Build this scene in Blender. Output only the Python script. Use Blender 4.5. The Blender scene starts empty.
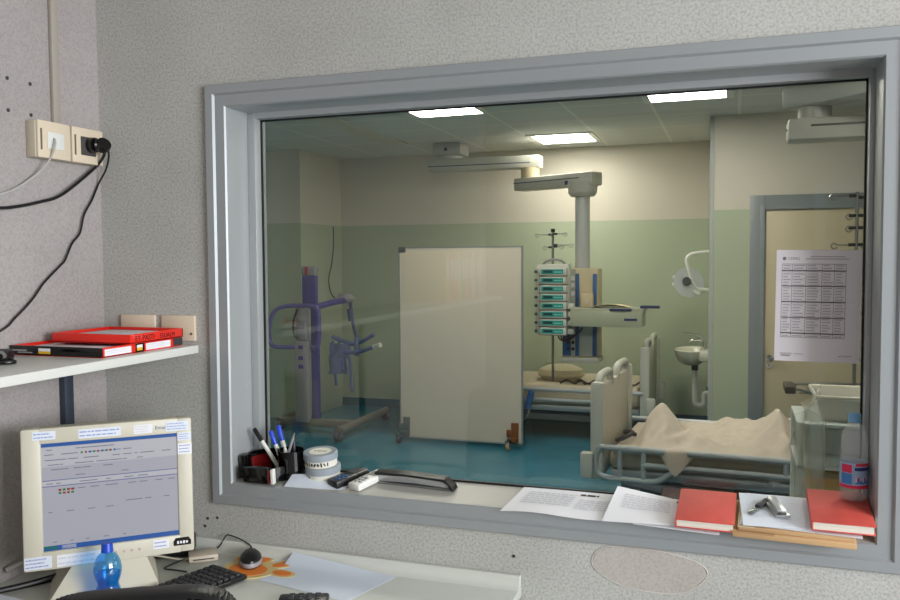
import bpy, bmesh, math, random
from mathutils import Vector, Matrix, Euler
random.seed(7)
SC = bpy.context.scene
COL = SC.collection
PI = math.pi

# ------------------------------------------------------------------ materials
def lin(c):
    def f(v):
        v = v / 255.0
        return v / 12.92 if v <= 0.04045 else ((v + 0.055) / 1.055) ** 2.4
    return (f(c[0]), f(c[1]), f(c[2]), 1.0)

def M(name, rgb, rough=0.5, metal=0.0, spec=0.5, noise=0.0, nscale=20.0, bump=0.0, bscale=60.0, coat=0.0, anis=None):
    m = bpy.data.materials.new(name); m.use_nodes = True
    nt = m.node_tree; b = nt.nodes['Principled BSDF']
    c = lin(rgb)
    b.inputs['Base Color'].default_value = c
    b.inputs['Roughness'].default_value = rough
    b.inputs['Metallic'].default_value = metal
    b.inputs['Specular IOR Level'].default_value = spec
    b.inputs['Coat Weight'].default_value = coat
    tc = nt.nodes.new('ShaderNodeTexCoord')
    if noise > 0:
        n = nt.nodes.new('ShaderNodeTexNoise'); n.inputs['Scale'].default_value = nscale
        n.inputs['Detail'].default_value = 3
        r = nt.nodes.new('ShaderNodeValToRGB')
        r.color_ramp.elements[0].position = 0.3; r.color_ramp.elements[1].position = 0.7
        r.color_ramp.elements[0].color = tuple(v * (1 - noise) for v in c[:3]) + (1,)
        r.color_ramp.elements[1].color = tuple(min(1, v * (1 + noise)) for v in c[:3]) + (1,)
        mp = None
        if anis:
            mp = nt.nodes.new('ShaderNodeMapping'); mp.inputs['Scale'].default_value = anis
            nt.links.new(tc.outputs['Object'], mp.inputs['Vector']); nt.links.new(mp.outputs[0], n.inputs['Vector'])
        else:
            nt.links.new(tc.outputs['Object'], n.inputs['Vector'])
        nt.links.new(n.outputs['Fac'], r.inputs['Fac']); nt.links.new(r.outputs['Color'], b.inputs['Base Color'])
    if bump > 0:
        n2 = nt.nodes.new('ShaderNodeTexNoise'); n2.inputs['Scale'].default_value = bscale; n2.inputs['Detail'].default_value = 4
        bp = nt.nodes.new('ShaderNodeBump'); bp.inputs['Strength'].default_value = bump; bp.inputs['Distance'].default_value = 0.004
        nt.links.new(tc.outputs['Object'], n2.inputs['Vector'])
        nt.links.new(n2.outputs['Fac'], bp.inputs['Height']); nt.links.new(bp.outputs['Normal'], b.inputs['Normal'])
    return m

def EM(name, rgb, strength):
    m = bpy.data.materials.new(name); m.use_nodes = True
    b = m.node_tree.nodes['Principled BSDF']
    b.inputs['Base Color'].default_value = lin((rgb[0] * 0.35, rgb[1] * 0.35, rgb[2] * 0.35))
    b.inputs['Emission Color'].default_value = lin(rgb)
    b.inputs['Emission Strength'].default_value = strength
    b.inputs['Roughness'].default_value = 0.25
    return m

def thin_glass(name, tint, f0=0.04, rough=0.0):
    """clear sheet: part mirror after Schlick, the rest let straight through, tinted"""
    m = bpy.data.materials.new(name); m.use_nodes = True
    nt = m.node_tree; nt.nodes.clear()
    out = nt.nodes.new('ShaderNodeOutputMaterial')
    tr = nt.nodes.new('ShaderNodeBsdfTransparent'); tr.inputs['Color'].default_value = lin(tint)
    gl = nt.nodes.new('ShaderNodeBsdfGlossy'); gl.inputs['Roughness'].default_value = rough
    lw = nt.nodes.new('ShaderNodeLayerWeight'); lw.inputs['Blend'].default_value = 0.5
    pw = nt.nodes.new('ShaderNodeMath'); pw.operation = 'POWER'; pw.inputs[1].default_value = 5
    ma = nt.nodes.new('ShaderNodeMath'); ma.operation = 'MULTIPLY_ADD'; ma.inputs[1].default_value = 1 - f0; ma.inputs[2].default_value = f0
    mix = nt.nodes.new('ShaderNodeMixShader')
    nt.links.new(lw.outputs['Facing'], pw.inputs[0]); nt.links.new(pw.outputs[0], ma.inputs[0])
    nt.links.new(ma.outputs[0], mix.inputs['Fac']); nt.links.new(tr.outputs[0], mix.inputs[1]); nt.links.new(gl.outputs[0], mix.inputs[2])
    nt.links.new(mix.outputs[0], out.inputs['Surface'])
    return m

def translucent(name, rgb, alpha, rough=0.3):
    m = M(name, rgb, rough)
    m.node_tree.nodes['Principled BSDF'].inputs['Alpha'].default_value = alpha
    return m

def plaster(name, rgb, dark, patch=False):
    m = bpy.data.materials.new(name); m.use_nodes = True
    nt = m.node_tree; b = nt.nodes['Principled BSDF']; b.inputs['Roughness'].default_value = 0.75
    b.inputs['Specular IOR Level'].default_value = 0.25
    tc = nt.nodes.new('ShaderNodeTexCoord')
    n = nt.nodes.new('ShaderNodeTexNoise'); n.inputs['Scale'].default_value = 150; n.inputs['Detail'].default_value = 3; n.inputs['Roughness'].default_value = 0.65
    r = nt.nodes.new('ShaderNodeValToRGB')
    r.color_ramp.elements[0].position = 0.36; r.color_ramp.elements[0].color = lin(dark)
    r.color_ramp.elements[1].position = 0.56; r.color_ramp.elements[1].color = lin(rgb)
    nt.links.new(tc.outputs['Object'], n.inputs['Vector']); nt.links.new(n.outputs['Fac'], r.inputs['Fac'])
    big = nt.nodes.new('ShaderNodeTexNoise'); big.inputs['Scale'].default_value = 2.2; big.inputs['Detail'].default_value = 3
    r2 = nt.nodes.new('ShaderNodeValToRGB'); r2.color_ramp.elements[0].color = (0.86, 0.86, 0.85, 1); r2.color_ramp.elements[1].color = (1, 1, 1, 1)
    r2.color_ramp.elements[0].position = 0.3; r2.color_ramp.elements[1].position = 0.65
    nt.links.new(tc.outputs['Object'], big.inputs['Vector']); nt.links.new(big.outputs['Fac'], r2.inputs['Fac'])
    mx = nt.nodes.new('ShaderNodeMix'); mx.data_type = 'RGBA'; mx.blend_type = 'MULTIPLY'; mx.inputs['Factor'].default_value = 1
    nt.links.new(r.outputs['Color'], mx.inputs['A']); nt.links.new(r2.outputs['Color'], mx.inputs['B'])
    nt.links.new(mx.outputs['Result'], b.inputs['Base Color'])
    bp = nt.nodes.new('ShaderNodeBump'); bp.inputs['Strength'].default_value = 0.35; bp.inputs['Distance'].default_value = 0.003
    nt.links.new(n.outputs['Fac'], bp.inputs['Height']); nt.links.new(bp.outputs['Normal'], b.inputs['Normal'])
    return m

def banded(name, low, high, z):
    """two-tone wall paint, the colours meeting at height z"""
    m = bpy.data.materials.new(name); m.use_nodes = True
    nt = m.node_tree; b = nt.nodes['Principled BSDF']; b.inputs['Roughness'].default_value = 0.5
    b.inputs['Specular IOR Level'].default_value = 0.3
    g = nt.nodes.new('ShaderNodeNewGeometry'); s = nt.nodes.new('ShaderNodeSeparateXYZ')
    gt = nt.nodes.new('ShaderNodeMath'); gt.operation = 'GREATER_THAN'; gt.inputs[1].default_value = z
    mx = nt.nodes.new('ShaderNodeMix'); mx.data_type = 'RGBA'
    mx.inputs['A'].default_value = lin(low); mx.inputs['B'].default_value = lin(high)
    nt.links.new(g.outputs['Position'], s.inputs[0]); nt.links.new(s.outputs['Z'], gt.inputs[0])
    nt.links.new(gt.outputs[0], mx.inputs['Factor']); nt.links.new(mx.outputs['Result'], b.inputs['Base Color'])
    return m

def tiles(name, rgb, line, size, mortar):
    m = bpy.data.materials.new(name); m.use_nodes = True
    nt = m.node_tree; b = nt.nodes['Principled BSDF']; b.inputs['Roughness'].default_value = 0.7
    tc = nt.nodes.new('ShaderNodeTexCoord'); t = nt.nodes.new('ShaderNodeTexBrick')
    t.offset = 0; t.squash = 1
    t.inputs['Color1'].default_value = lin(rgb); t.inputs['Color2'].default_value = lin(rgb); t.inputs['Mortar'].default_value = lin(line)
    t.inputs['Scale'].default_value = 1; t.inputs['Brick Width'].default_value = size; t.inputs['Row Height'].default_value = size
    t.inputs['Mortar Size'].default_value = mortar; t.inputs['Mortar Smooth'].default_value = 0
    nt.links.new(tc.outputs['Object'], t.inputs['Vector']); nt.links.new(t.outputs['Color'], b.inputs['Base Color'])
    return m

# ------------------------------------------------------------------ mesh builder
class MB:
    def __init__(s): s.v = []; s.f = []; s.m = []
    def take(s, bm, mat=0, mx=None):
        if mx is not None: bmesh.ops.transform(bm, matrix=mx, verts=bm.verts)
        o = len(s.v); bm.verts.index_update()
        s.v += [v.co.copy() for v in bm.verts]
        for f in bm.faces:
            s.f.append([o + v.index for v in f.verts]); s.m.append(mat)
        bm.free(); return s
    def box(s, c, d, rot=(0, 0, 0), bev=0.0, mat=0, seg=2):
        bm = bmesh.new(); bmesh.ops.create_cube(bm, size=1.0)
        bmesh.ops.scale(bm, vec=d, verts=bm.verts)
        if bev > 0:
            bmesh.ops.bevel(bm, geom=bm.edges[:] , offset=min(bev, min(d) * 0.49), segments=seg, affect='EDGES', profile=0.5)
        return s.take(bm, mat, Matrix.Translation(c) @ Euler(rot).to_matrix().to_4x4())
    def b2(s, x0, x1, y0, y1, z0, z1, bev=0.0, mat=0, seg=2):
        return s.box(((x0 + x1) / 2, (y0 + y1) / 2, (z0 + z1) / 2), (abs(x1 - x0), abs(y1 - y0), abs(z1 - z0)), bev=bev, mat=mat, seg=seg)
    def quad(s, a, b, c, d, mat=0):
        o = len(s.v); s.v += [Vector(p) for p in (a, b, c, d)]; s.f.append([o, o + 1, o + 2, o + 3]); s.m.append(mat); return s
    def cyl(s, p0, p1, r0, r1=None, seg=20, mat=0, bev=0.0):
        p0, p1 = Vector(p0), Vector(p1); r1 = r0 if r1 is None else r1
        L = (p1 - p0).length
        prof = [(0, 0), (r0 - bev, 0), (r0, bev), (r1, L - bev), (r1 - bev, L), (0, L)] if bev else [(0, 0), (r0, 0), (r1, L), (0, L)]
        q = Vector((0, 0, 1)).rotation_difference((p1 - p0).normalized())
        return s.lathe(prof, seg=seg, mat=mat, mx=Matrix.Translation(p0) @ q.to_matrix().to_4x4())
    def lathe(s, prof, loc=(0, 0, 0), seg=24, mat=0, mx=None, sx=1, sy=1):
        bm = bmesh.new(); rings = []
        for r, z in prof:
            if r < 1e-6: rings.append([bm.verts.new((0, 0, z))])
            else: rings.append([bm.verts.new((sx * r * math.cos(2 * PI * k / seg), sy * r * math.sin(2 * PI * k / seg), z)) for k in range(seg)])
        for a, b in zip(rings, rings[1:]):
            for k in range(seg):
                k2 = (k + 1) % seg
                if len(a) == 1 and len(b) == 1: continue
                if len(a) == 1: bm.faces.new((a[0], b[k2], b[k]))
                elif len(b) == 1: bm.faces.new((a[k], a[k2], b[0]))
                else: bm.faces.new((a[k], a[k2], b[k2], b[k]))
        bmesh.ops.recalc_face_normals(bm, faces=bm.faces)
        return s.take(bm, mat, mx if mx is not None else Matrix.Translation(loc))
    def tube(s, pts, r, seg=10, closed=False, mat=0, smooth=0):
        P = [Vector(p) for p in pts]
        if smooth:
            Q = []; n = len(P)
            rng = range(n if closed else n - 1)
            for i in rng:
                if closed: p0, p1, p2, p3 = P[i - 1], P[i], P[(i + 1) % n], P[(i + 2) % n]
                else: p0, p1, p2, p3 = P[max(i - 1, 0)], P[i], P[i + 1], P[min(i + 2, n - 1)]
                for k in range(smooth):
                    t = k / smooth
                    Q.append(0.5 * ((2 * p1) + (p2 - p0) * t + (2 * p0 - 5 * p1 + 4 * p2 - p3) * t * t + (3 * p1 - p0 - 3 * p2 + p3) * t ** 3))
            if not closed: Q.append(P[-1])
            P = Q
        n = len(P); bm = bmesh.new(); rings = []; nrm = None
        for i, p in enumerate(P):
            if closed: t = (P[(i + 1) % n] - P[i - 1])
            else: t = (P[min(i + 1, n - 1)] - P[max(i - 1, 0)])
            t.normalize()
            if nrm is None:
                nrm = t.orthogonal().normalized()
            else:
                nrm = (nrm - t * nrm.dot(t))
                nrm = nrm.normalized() if nrm.length > 1e-6 else t.orthogonal().normalized()
            bi = t.cross(nrm)
            rings.append([bm.verts.new(p + r * (math.cos(2 * PI * k / seg) * nrm + math.sin(2 * PI * k / seg) * bi)) for k in range(seg)])
        for i in range(n if closed else n - 1):
            a, b = rings[i], rings[(i + 1) % n]
            for k in range(seg): bm.faces.new((a[k], a[(k + 1) % seg], b[(k + 1) % seg], b[k]))
        if not closed:
            bm.faces.new(rings[0][::-1]); bm.faces.new(rings[-1])
        bmesh.ops.recalc_face_normals(bm, faces=bm.faces)
        return s.take(bm, mat)
    def prism(s, poly, t, mx, mat=0, bev=0.0):
        """poly in local xy, thickness along local z"""
        bm = bmesh.new()
        a = [bm.verts.new((x, y, 0)) for x, y in poly]; b = [bm.verts.new((x, y, t)) for x, y in poly]
        bm.faces.new(a[::-1]); bm.faces.new(b); n = len(poly)
        for k in range(n): bm.faces.new((a[k], a[(k + 1) % n], b[(k + 1) % n], b[k]))
        bmesh.ops.recalc_face_normals(bm, faces=bm.faces)
        if bev: bmesh.ops.bevel(bm, geom=bm.edges[:], offset=bev, segments=2, affect='EDGES', profile=0.5)
        return s.take(bm, mat, mx)
    def grid(s, fn, nu, nv, mat=0, thick=0.0):
        """surface fn(u,v) with a small thickness"""
        bm = bmesh.new()
        g = [[bm.verts.new(fn(i / nu, j / nv)) for j in range(nv + 1)] for i in range(nu + 1)]
        for i in range(nu):
            for j in range(nv): bm.faces.new((g[i][j], g[i + 1][j], g[i + 1][j + 1], g[i][j + 1]))
        if thick:
            bm.normal_update()
            bmesh.ops.solidify(bm, geom=bm.faces[:], thickness=thick)
        return s.take(bm, mat)
    def text(s, txt, size, mx, mat=0, ext=0.0002, align='LEFT'):
        cu = bpy.data.curves.new('lettering', 'FONT'); cu.body = txt; cu.size = size; cu.extrude = ext; cu.align_x = align
        cu.resolution_u = 2
        ob = bpy.data.objects.new('lettering', cu); COL.objects.link(ob)
        dg = bpy.context.evaluated_depsgraph_get()
        me = bpy.data.meshes.new_from_object(ob.evaluated_get(dg))
        bm = bmesh.new(); bm.from_mesh(me)
        bpy.data.objects.remove(ob); bpy.data.meshes.remove(me); bpy.data.curves.remove(cu)
        return s.take(bm, mat, mx)
    def build(s, name, mats, parent=None, smooth=True, sharp=35, loc=None):
        if not isinstance(mats, (list, tuple)): mats = [mats]
        me = bpy.data.meshes.new(name)
        o = Vector(loc) if loc is not None else Vector((0, 0, 0))
        me.from_pydata([tuple(v - o) for v in s.v], [], s.f)
        for m in mats: me.materials.append(m)
        me.polygons.foreach_set('material_index', s.m)
        if smooth:
            me.polygons.foreach_set('use_smooth', [True] * len(s.f))
            me.set_sharp_from_angle(angle=math.radians(sharp))
        me.update()
        ob = bpy.data.objects.new(name, me); COL.objects.link(ob)
        if parent is not None: ob.parent = parent
        elif loc is not None: ob.location = loc
        return ob

def thing(name, label, cat, loc=(0, 0, 0), rotz=0.0, group=None, rot=None):
    o = bpy.data.objects.new(name, None); o.empty_display_size = 0.05; COL.objects.link(o)
    o.location = loc; o.rotation_euler = rot if rot else (0, 0, rotz)
    o['label'] = label; o['category'] = cat
    if group: o['group'] = group
    return o
def tag(o, label, cat, group=None, kind=None):
    o['label'] = label; o['category'] = cat
    if group: o['group'] = group
    if kind: o['kind'] = kind
    return o
def struct(o, label=None, cat=None):
    o['kind'] = 'structure'
    if label: o['label'] = label
    if cat: o['category'] = cat
    return o
def copy_tree(o, parent=None):
    c = o.copy(); COL.objects.link(c)
    if parent is not None: c.parent = parent
    for ch in [x for x in bpy.data.objects if x.parent == o]: copy_tree(ch, c)
    return c
def TR(loc, rot=(0, 0, 0)): return Matrix.Translation(loc) @ Euler(rot).to_matrix().to_4x4()

# ------------------------------------------------------------------ palette
plaster_front = plaster('sprayed_plaster_grey', (192, 191, 186), (166, 165, 160))
plaster_left = plaster('sprayed_plaster_pale', (172, 165, 163), (158, 151, 148))
plaster_patch = plaster('smooth_filler', (188, 182, 175), (176, 168, 161))
back_paint = M('back_wall_paint', (120, 105, 95), 0.7)
near_ceiling = M('near_ceiling', (190, 188, 182), 0.8)
near_floor = M('near_floor', (110, 118, 120), 0.4, noise=0.06)
alu = M('satin_aluminium', (160, 164, 166), 0.4, 0.3)
alu_in = M('aluminium_reveal', (174, 177, 178), 0.4, 0.3)
gasket_m = M('black_rubber', (12, 13, 14), 0.5)
sill_m = M('sill_laminate', (174, 172, 164), 0.4)
glass_pane = thin_glass('window_glass', (245, 247, 245), 0.047)
clear_plastic = thin_glass('clear_plastic', (252, 253, 253), 0.10, 0.08)
frosted = translucent('frosted_plastic', (228, 236, 230), 0.26, 0.25)
pet = translucent('clear_pet', (236, 240, 240), 0.26, 0.04)
ward_paint = banded('ward_two_tone_paint', (180, 190, 166), (214, 208, 194), 1.972)
ward_ceiling = tiles('ceiling_tiles', (206, 208, 204), (232, 228, 218), 0.6, 0.011)
ward_floor_m = M('teal_vinyl', (60, 124, 146), 0.25, noise=0.08, nscale=3)
white_plain = M('white_plastic', (226, 226, 220), 0.4)
grey_paint = M('grey_door_frame', (134, 142, 146), 0.4)
door_m = M('beige_door', (202, 190, 160), 0.45)
chrome = M('chrome', (200, 202, 204), 0.15, 1.0)
steel = M('brushed_steel', (150, 152, 152), 0.3, 0.9)
black_pl = M('black_plastic', (18, 18, 20), 0.35)
black_gl = M('black_gloss', (10, 10, 11), 0.1)
dark_grey = M('dark_grey_plastic', (52, 54, 58), 0.5)
beige_pl = M('beige_monitor_plastic', (206, 200, 182), 0.45)
ivory_pl = M('ivory_plastic', (222, 206, 182), 0.45)
ivory_side = M('ivory_box', (190, 180, 160), 0.5)
shelf_m = M('shelf_laminate', (222, 222, 216), 0.4)
desk_m = M('desk_laminate', (206, 208, 200), 0.3)
post_m = M('slate_metal', (62, 70, 84), 0.4, 0.4)
paper_m = M('white_paper', (232, 232, 236), 0.8)
paper_cool = M('cool_white_paper', (222, 228, 238), 0.8)
ink = M('grey_ink', (212, 211, 217), 0.8)
ink_black = M('black_ink', (24, 22, 26), 0.7)
ink_blue = M('blue_ink', (150, 160, 204), 0.7)
ink_navy = M('navy_ink', (70, 96, 150), 0.7)
ink_red = M('wine_ink', (150, 84, 100), 0.7)
red_pl = M('red_plastic', (228, 42, 28), 0.35)
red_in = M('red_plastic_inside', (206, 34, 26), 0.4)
red_cover = M('red_cover', (204, 80, 70), 0.6, noise=0.05, nscale=40)
page_m = M('page_edges', (226, 218, 204), 0.8, noise=0.1, nscale=8, anis=(1, 1, 80))
kraft = M('buff_envelope', (198, 160, 116), 0.75)
yellow_pl = M('yellow_plastic', (226, 178, 40), 0.4)
blue_pl = M('royal_blue_plastic', (34, 70, 200), 0.3)
navy = M('navy_trim', (44, 56, 100), 0.4)
hoist_blue = M('hoist_blue', (66, 60, 140), 0.35)
hoist_grey = M('hoist_grey', (150, 146, 150), 0.45)
sling_blue = M('sling_blue', (110, 126, 176), 0.7)
bed_white = M('bed_enamel', (196, 196, 186), 0.35)
bed_board = M('bed_board', (198, 192, 176), 0.45)
bed_metal = M('bed_rail', (176, 184, 188), 0.35, 0.2)
mattress_m = M('mattress_beige', (200, 188, 164), 0.7, noise=0.06)
sheet_m = M('bed_sheet', (204, 192, 176), 0.85)
equip_m = M('equipment_grey', (182, 182, 172), 0.45)
equip_beige = M('equipment_beige', (192, 178, 146), 0.5)
equip_blue = M('equipment_blue', (44, 92, 150), 0.4)
pump_case = M('pump_case', (196, 198, 188), 0.4)
pump_green = EM('pump_display', (40, 164, 150), 0.45)
pump_dark = M('pump_window', (12, 50, 52), 0.25)
wipe_board = M('screen_panel', (214, 204, 188), 0.4)
brown_wood = M('brown_bracket', (128, 76, 40), 0.5)
rubber = M('grey_rubber', (70, 70, 70), 0.6)
ceramic = M('ceramic', (214, 212, 196), 0.15, coat=0.3)
blue_bottle = thin_glass('blue_bottle_plastic', (150, 216, 252), 0.12, 0.08)
blue_cap = M('blue_cap', (22, 70, 190), 0.35)
blue_water = thin_glass('blue_water', (176, 222, 252), 0.03, 0.0)
cap_pale = M('pale_blue_cap', (110, 160, 200), 0.35)
label_blue = M('label_blue', (60, 130, 200), 0.5)
label_pink = M('label_pink', (214, 40, 84), 0.5)
label_pale = M('label_pale', (150, 180, 210), 0.5)
orange_m = M('orange_print', (232, 128, 40), 0.6)
mat_yellow = M('mat_straw', (214, 190, 130), 0.7)
tape_grey = M('tape_grey', (150, 158, 166), 0.3)
tape_white = M('tape_paper', (222, 218, 206), 0.6)
leather = M('black_leather', (15, 15, 17), 0.42)
maroon = translucent('maroon_plastic', (110, 20, 22), 0.95, 0.2)
bag_m = translucent('clear_bag', (232, 226, 210), 0.38, 0.2)
binder_cols = [M('binder_' + n, c, 0.5) for n, c in dict(yellow=(226, 196, 50), red=(200, 50, 44), orange=(226, 132, 44), green=(70, 130, 80), blue=(50, 80, 150), white=(220, 220, 214)).items()]
lamp_em = EM('lamp_diffuser', (255, 248, 237), 28.0)

def ink_lines(mb, mx, x0, x1, y0, y1, rows, mat, fill=0.75, h=0.35, z=0.0004, words=True, seed=1):
    """rows of printed dashes on a sheet lying in local xy"""
    rnd = random.Random(seed)
    for r in range(rows):
        yc = y1 - (r + 0.5) * (y1 - y0) / rows; hh = h * (y1 - y0) / rows / 2
        x = x0; end = x0 + (x1 - x0) * (fill + (1 - fill) * rnd.random())
        while x < end:
            w = (x1 - x0) * rnd.uniform(0.06, 0.18) if words else x1 - x0
            e = min(x + w, end)
            mb.quad(*[mx @ Vector(p) for p in ((x, yc - hh, z), (e, yc - hh, z), (e, yc + hh, z), (x, yc + hh, z))], mat=mat)
            x = e + (x1 - x0) * 0.025

# ------------------------------------------------------------------ camera
cam = bpy.data.cameras.new('camera'); cam.sensor_width = 36; cam.lens = 830 * 36 / 900; cam.clip_start = 0.02
co = bpy.data.objects.new('camera', cam); COL.objects.link(co); SC.camera = co
yaw, pitch, roll = math.radians(18.95), math.radians(2.8), math.radians(0.36)
fw = Vector((-math.sin(yaw) * math.cos(pitch), math.cos(yaw) * math.cos(pitch), -math.sin(pitch)))
r0 = Vector((math.cos(yaw), math.sin(yaw), 0)); u0 = r0.cross(fw)
rr = r0 * math.cos(roll) - u0 * math.sin(roll); uu = u0 * math.cos(roll) + r0 * math.sin(roll)
mw = Matrix((rr, uu, -fw)).transposed().to_4x4(); mw.translation = (0, -2.15, 1.6)
co.matrix_world = mw

# ================================================================== SETTING
WT = 0.165                       # thickness of the wall with the window
WX0, WX1, WZ0, WZ1 = -1.441, 0.319, 0.925, 2.058
NX0, NX1, NY0, CH = -1.91, 3.3, -4.0, 2.7
mb = MB()
mb.b2(NX0 - 0.1, WX0 - 0.03, 0, WT, 0, CH); mb.b2(WX1 + 0.03, 3.45, 0, WT, 0, CH)
mb.b2(WX0 - 0.03, WX1 + 0.03, 0, WT, 0, WZ0 - 0.03); mb.b2(WX0 - 0.03, WX1 + 0.03, 0, WT, WZ1 + 0.03, CH)
mb.b2(-4.9, NX0 - 0.1, 0, WT, 0, CH)
struct(mb.build('wall_front', plaster_front, smooth=False))
struct(MB().b2(NX0 - 0.1, NX0, NY0, 0, 0, CH).build('wall_left', plaster_left, smooth=False))
struct(MB().b2(NX0 - 0.1, NX1 + 0.1, NY0 - 0.1, NY0, 0, CH).build('wall_back', back_paint, smooth=False))
mb = MB()                        # right wall with the daylight window
W2 = (-3.6, -1.2, 1.0, 2.6)
mb.b2(NX1, NX1 + 0.15, NY0, W2[0], 0, CH); mb.b2(NX1, NX1 + 0.15, W2[1], 0, 0, CH)
mb.b2(NX1, NX1 + 0.15, W2[0], W2[1], 0, W2[2]); mb.b2(NX1, NX1 + 0.15, W2[0], W2[1], W2[3], CH)
struct(mb.build('wall_right', plaster_left, smooth=False))
struct(MB().b2(NX0 - 0.1, NX1 + 0.15, NY0 - 0.1, WT, -0.1, 0).build('floor', near_floor, smooth=False))
struct(MB().b2(NX0 - 0.1, NX1 + 0.15, NY0 - 0.1, WT, CH, CH + 0.1).build('ceiling', near_ceiling, smooth=False))
w2 = bpy.data.objects.new('window_2', None); COL.objects.link(w2); w2.location = (NX1 + 0.06, W2[0], W2[2]); struct(w2)
a, b_ = W2[1] - W2[0], W2[3] - W2[2]
mb = MB()
for y in (0.025, a / 2, a - 0.025): mb.b2(-0.03, 0.03, y - 0.025, y + 0.025, 0, b_)
for z in (0.025, b_ - 0.025): mb.b2(-0.03, 0.03, 0, a, z - 0.025, z + 0.025)
mb.build('window_frame', white_plain, w2)
# back-wall door (dark, shut), seen only mirrored in the glass
d2 = bpy.data.objects.new('door_2', None); COL.objects.link(d2); d2.location = (0.6, NY0, 0); struct(d2)
MB().b2(0, 0.9, 0.005, 0.03, 0, 2.05).build('door_leaf', M('dark_door', (84, 70, 58), 0.5), d2)
MB().b2(-0.07, 0, 0.002, 0.05, 0, 2.12).b2(0.9, 0.97, 0.002, 0.05, 0, 2.12).b2(-0.07, 0.97, 0.002, 0.05, 2.05, 2.12).build('door_frame', grey_paint, d2)

# --- the observation window
w1 = bpy.data.objects.new('window_1', None); COL.objects.link(w1); w1.location = (0, 0, 0); struct(w1)
SL = 0.14                        # the sill rises towards the glass
def ring(d, y, slope=0.0):
    return [(WX0 - d, y, WZ0 - d + slope), (WX1 + d, y, WZ0 - d + slope), (WX1 + d, y, WZ1 + d), (WX0 - d, y, WZ1 + d)]
def sweep(mb, prof, mat=0):
    rs = [ring(*p) for p in prof]
    for a, b in zip(rs, rs[1:]):
        for k in range(4): mb.quad(a[k], a[(k + 1) % 4], b[(k + 1) % 4], b[k], mat)
    return mb
sweep(MB(), [(0.066, 0.0), (0.066, -0.012), (0.064, -0.014), (0.040, -0.014), (0.035, -0.0065), (0.004, -0.0065), (0.0, -0.001), (0.0, 0.0)]).build('window_frame', alu, w1, smooth=False)
mb = MB()
r1, r2 = ring(0, 0.0), ring(0, 0.118, 0.118 * SL)
for k in (1, 2, 3): mb.quad(r1[k], r1[(k + 1) % 4], r2[(k + 1) % 4], r2[k])
mb.build('window_reveal', alu_in, w1, smooth=False)
MB().quad(r1[0], r1[1], ring(0, 0.15, 0.15 * SL)[1], ring(0, 0.15, 0.15 * SL)[0]).build('window_sill', sill_m, w1, smooth=False)
mb = MB()                        # glazing bead on the jambs and head
def bead(d0, d1, y):             # side beads
    pass
zb = WZ0 + 0.118 * SL
mb.b2(WX0, WX0 + 0.026, 0.112, 0.152, zb, WZ1, bev=0.002)
mb.b2(WX1 - 0.012, WX1, 0.112, 0.152, zb, WZ1, bev=0.002)
mb.b2(WX0 + 0.026, WX1 - 0.012, 0.113, 0.152, WZ1 - 0.018, WZ1)
mb.b2(WX0, WX1, 0.153, WT, WZ0, WZ0 + 0.02); mb.b2(WX0, WX0 + 0.026, 0.153, WT + 0.01, WZ0, WZ1)
mb.b2(WX1 - 0.012, WX1, 0.153, WT + 0.01, WZ0, WZ1); mb.b2(WX0 + 0.026, WX1 - 0.012, 0.153, WT + 0.01, WZ1 - 0.018, WZ1)
mb.build('glazing_bead', alu_in, w1)
g0 = WZ0 + 0.15 * SL
mb = MB(); gx0, gx1, gz1 = WX0 + 0.026, WX1 - 0.012, WZ1 - 0.018
mb.b2(gx0, gx0 + 0.005, 0.146, 0.152, g0, gz1); mb.b2(gx1 - 0.005, gx1, 0.146, 0.152, g0, gz1)
mb.b2(gx0, gx1, 0.146, 0.152, gz1 - 0.005, gz1); mb.b2(gx0, gx1, 0.142, 0.152, g0 - 0.004, g0 + 0.005)
mb.build('gasket', gasket_m, w1, smooth=False)
MB().b2(gx0, gx1, 0.153, 0.159, g0, gz1).build('window_glass', glass_pane, w1, smooth=False)

# --- the ward behind the glass
mb = MB(); mb.b2(-4.9, -0.19, 6.1, 6.2, 0, CH)
struct(mb.build('wall_ward_back', ward_paint, smooth=False))
struct(MB().b2(-0.19, 3.4, 4.68, 6.2, 0, CH).build('wall_ward_door', ward_paint, smooth=False))
struct(MB().b2(-4.9, -4.09, 5.2, 6.1, 0, CH).build('wall_ward_pier', ward_paint, smooth=False))
struct(MB().b2(-5.0, -4.9, WT, 6.2, 0, CH).build('wall_ward_left', ward_paint, smooth=False))
struct(MB().b2(3.4, 3.5, WT, 4.68, 0, CH).build('wall_ward_right', ward_paint, smooth=False))
struct(MB().b2(-5.0, 3.5, WT, 6.2, -0.1, 0).build('floor_ward', ward_floor_m, smooth=False))
cl = MB().b2(-5.0, 3.5, WT, 6.2, CH, CH + 0.1).build('ceiling_ward', ward_ceiling, smooth=False, loc=(-0.58, 0.3, CH)); struct(cl)
struct(MB().b2(-3.15, -2.93, 0.5, 5.2, CH - 0.012, CH).build('trim_1', M('ceiling_strip', (206, 202, 186), 0.6), smooth=False))
struct(MB().b2(-0.193, -0.158, 4.677, 4.71, 0, CH, bev=0.004).build('trim_2', M('corner_guard', (176, 182, 178), 0.4), smooth=False))
mb = MB()
mb.b2(-4.09, -0.19, 6.085, 6.1, 0, 0.09); mb.b2(-0.205, -0.19, 4.68, 6.1, 0, 0.09); mb.b2(-0.19, 0.10, 4.665, 4.68, 0, 0.09)
struct(mb.build('baseboard_ward', M('teal_skirting', (40, 92, 104), 0.4), smooth=False))
d1 = bpy.data.objects.new('door_1', None); COL.objects.link(d1); d1.location = (0.105, 4.68, 0); struct(d1)
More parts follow.
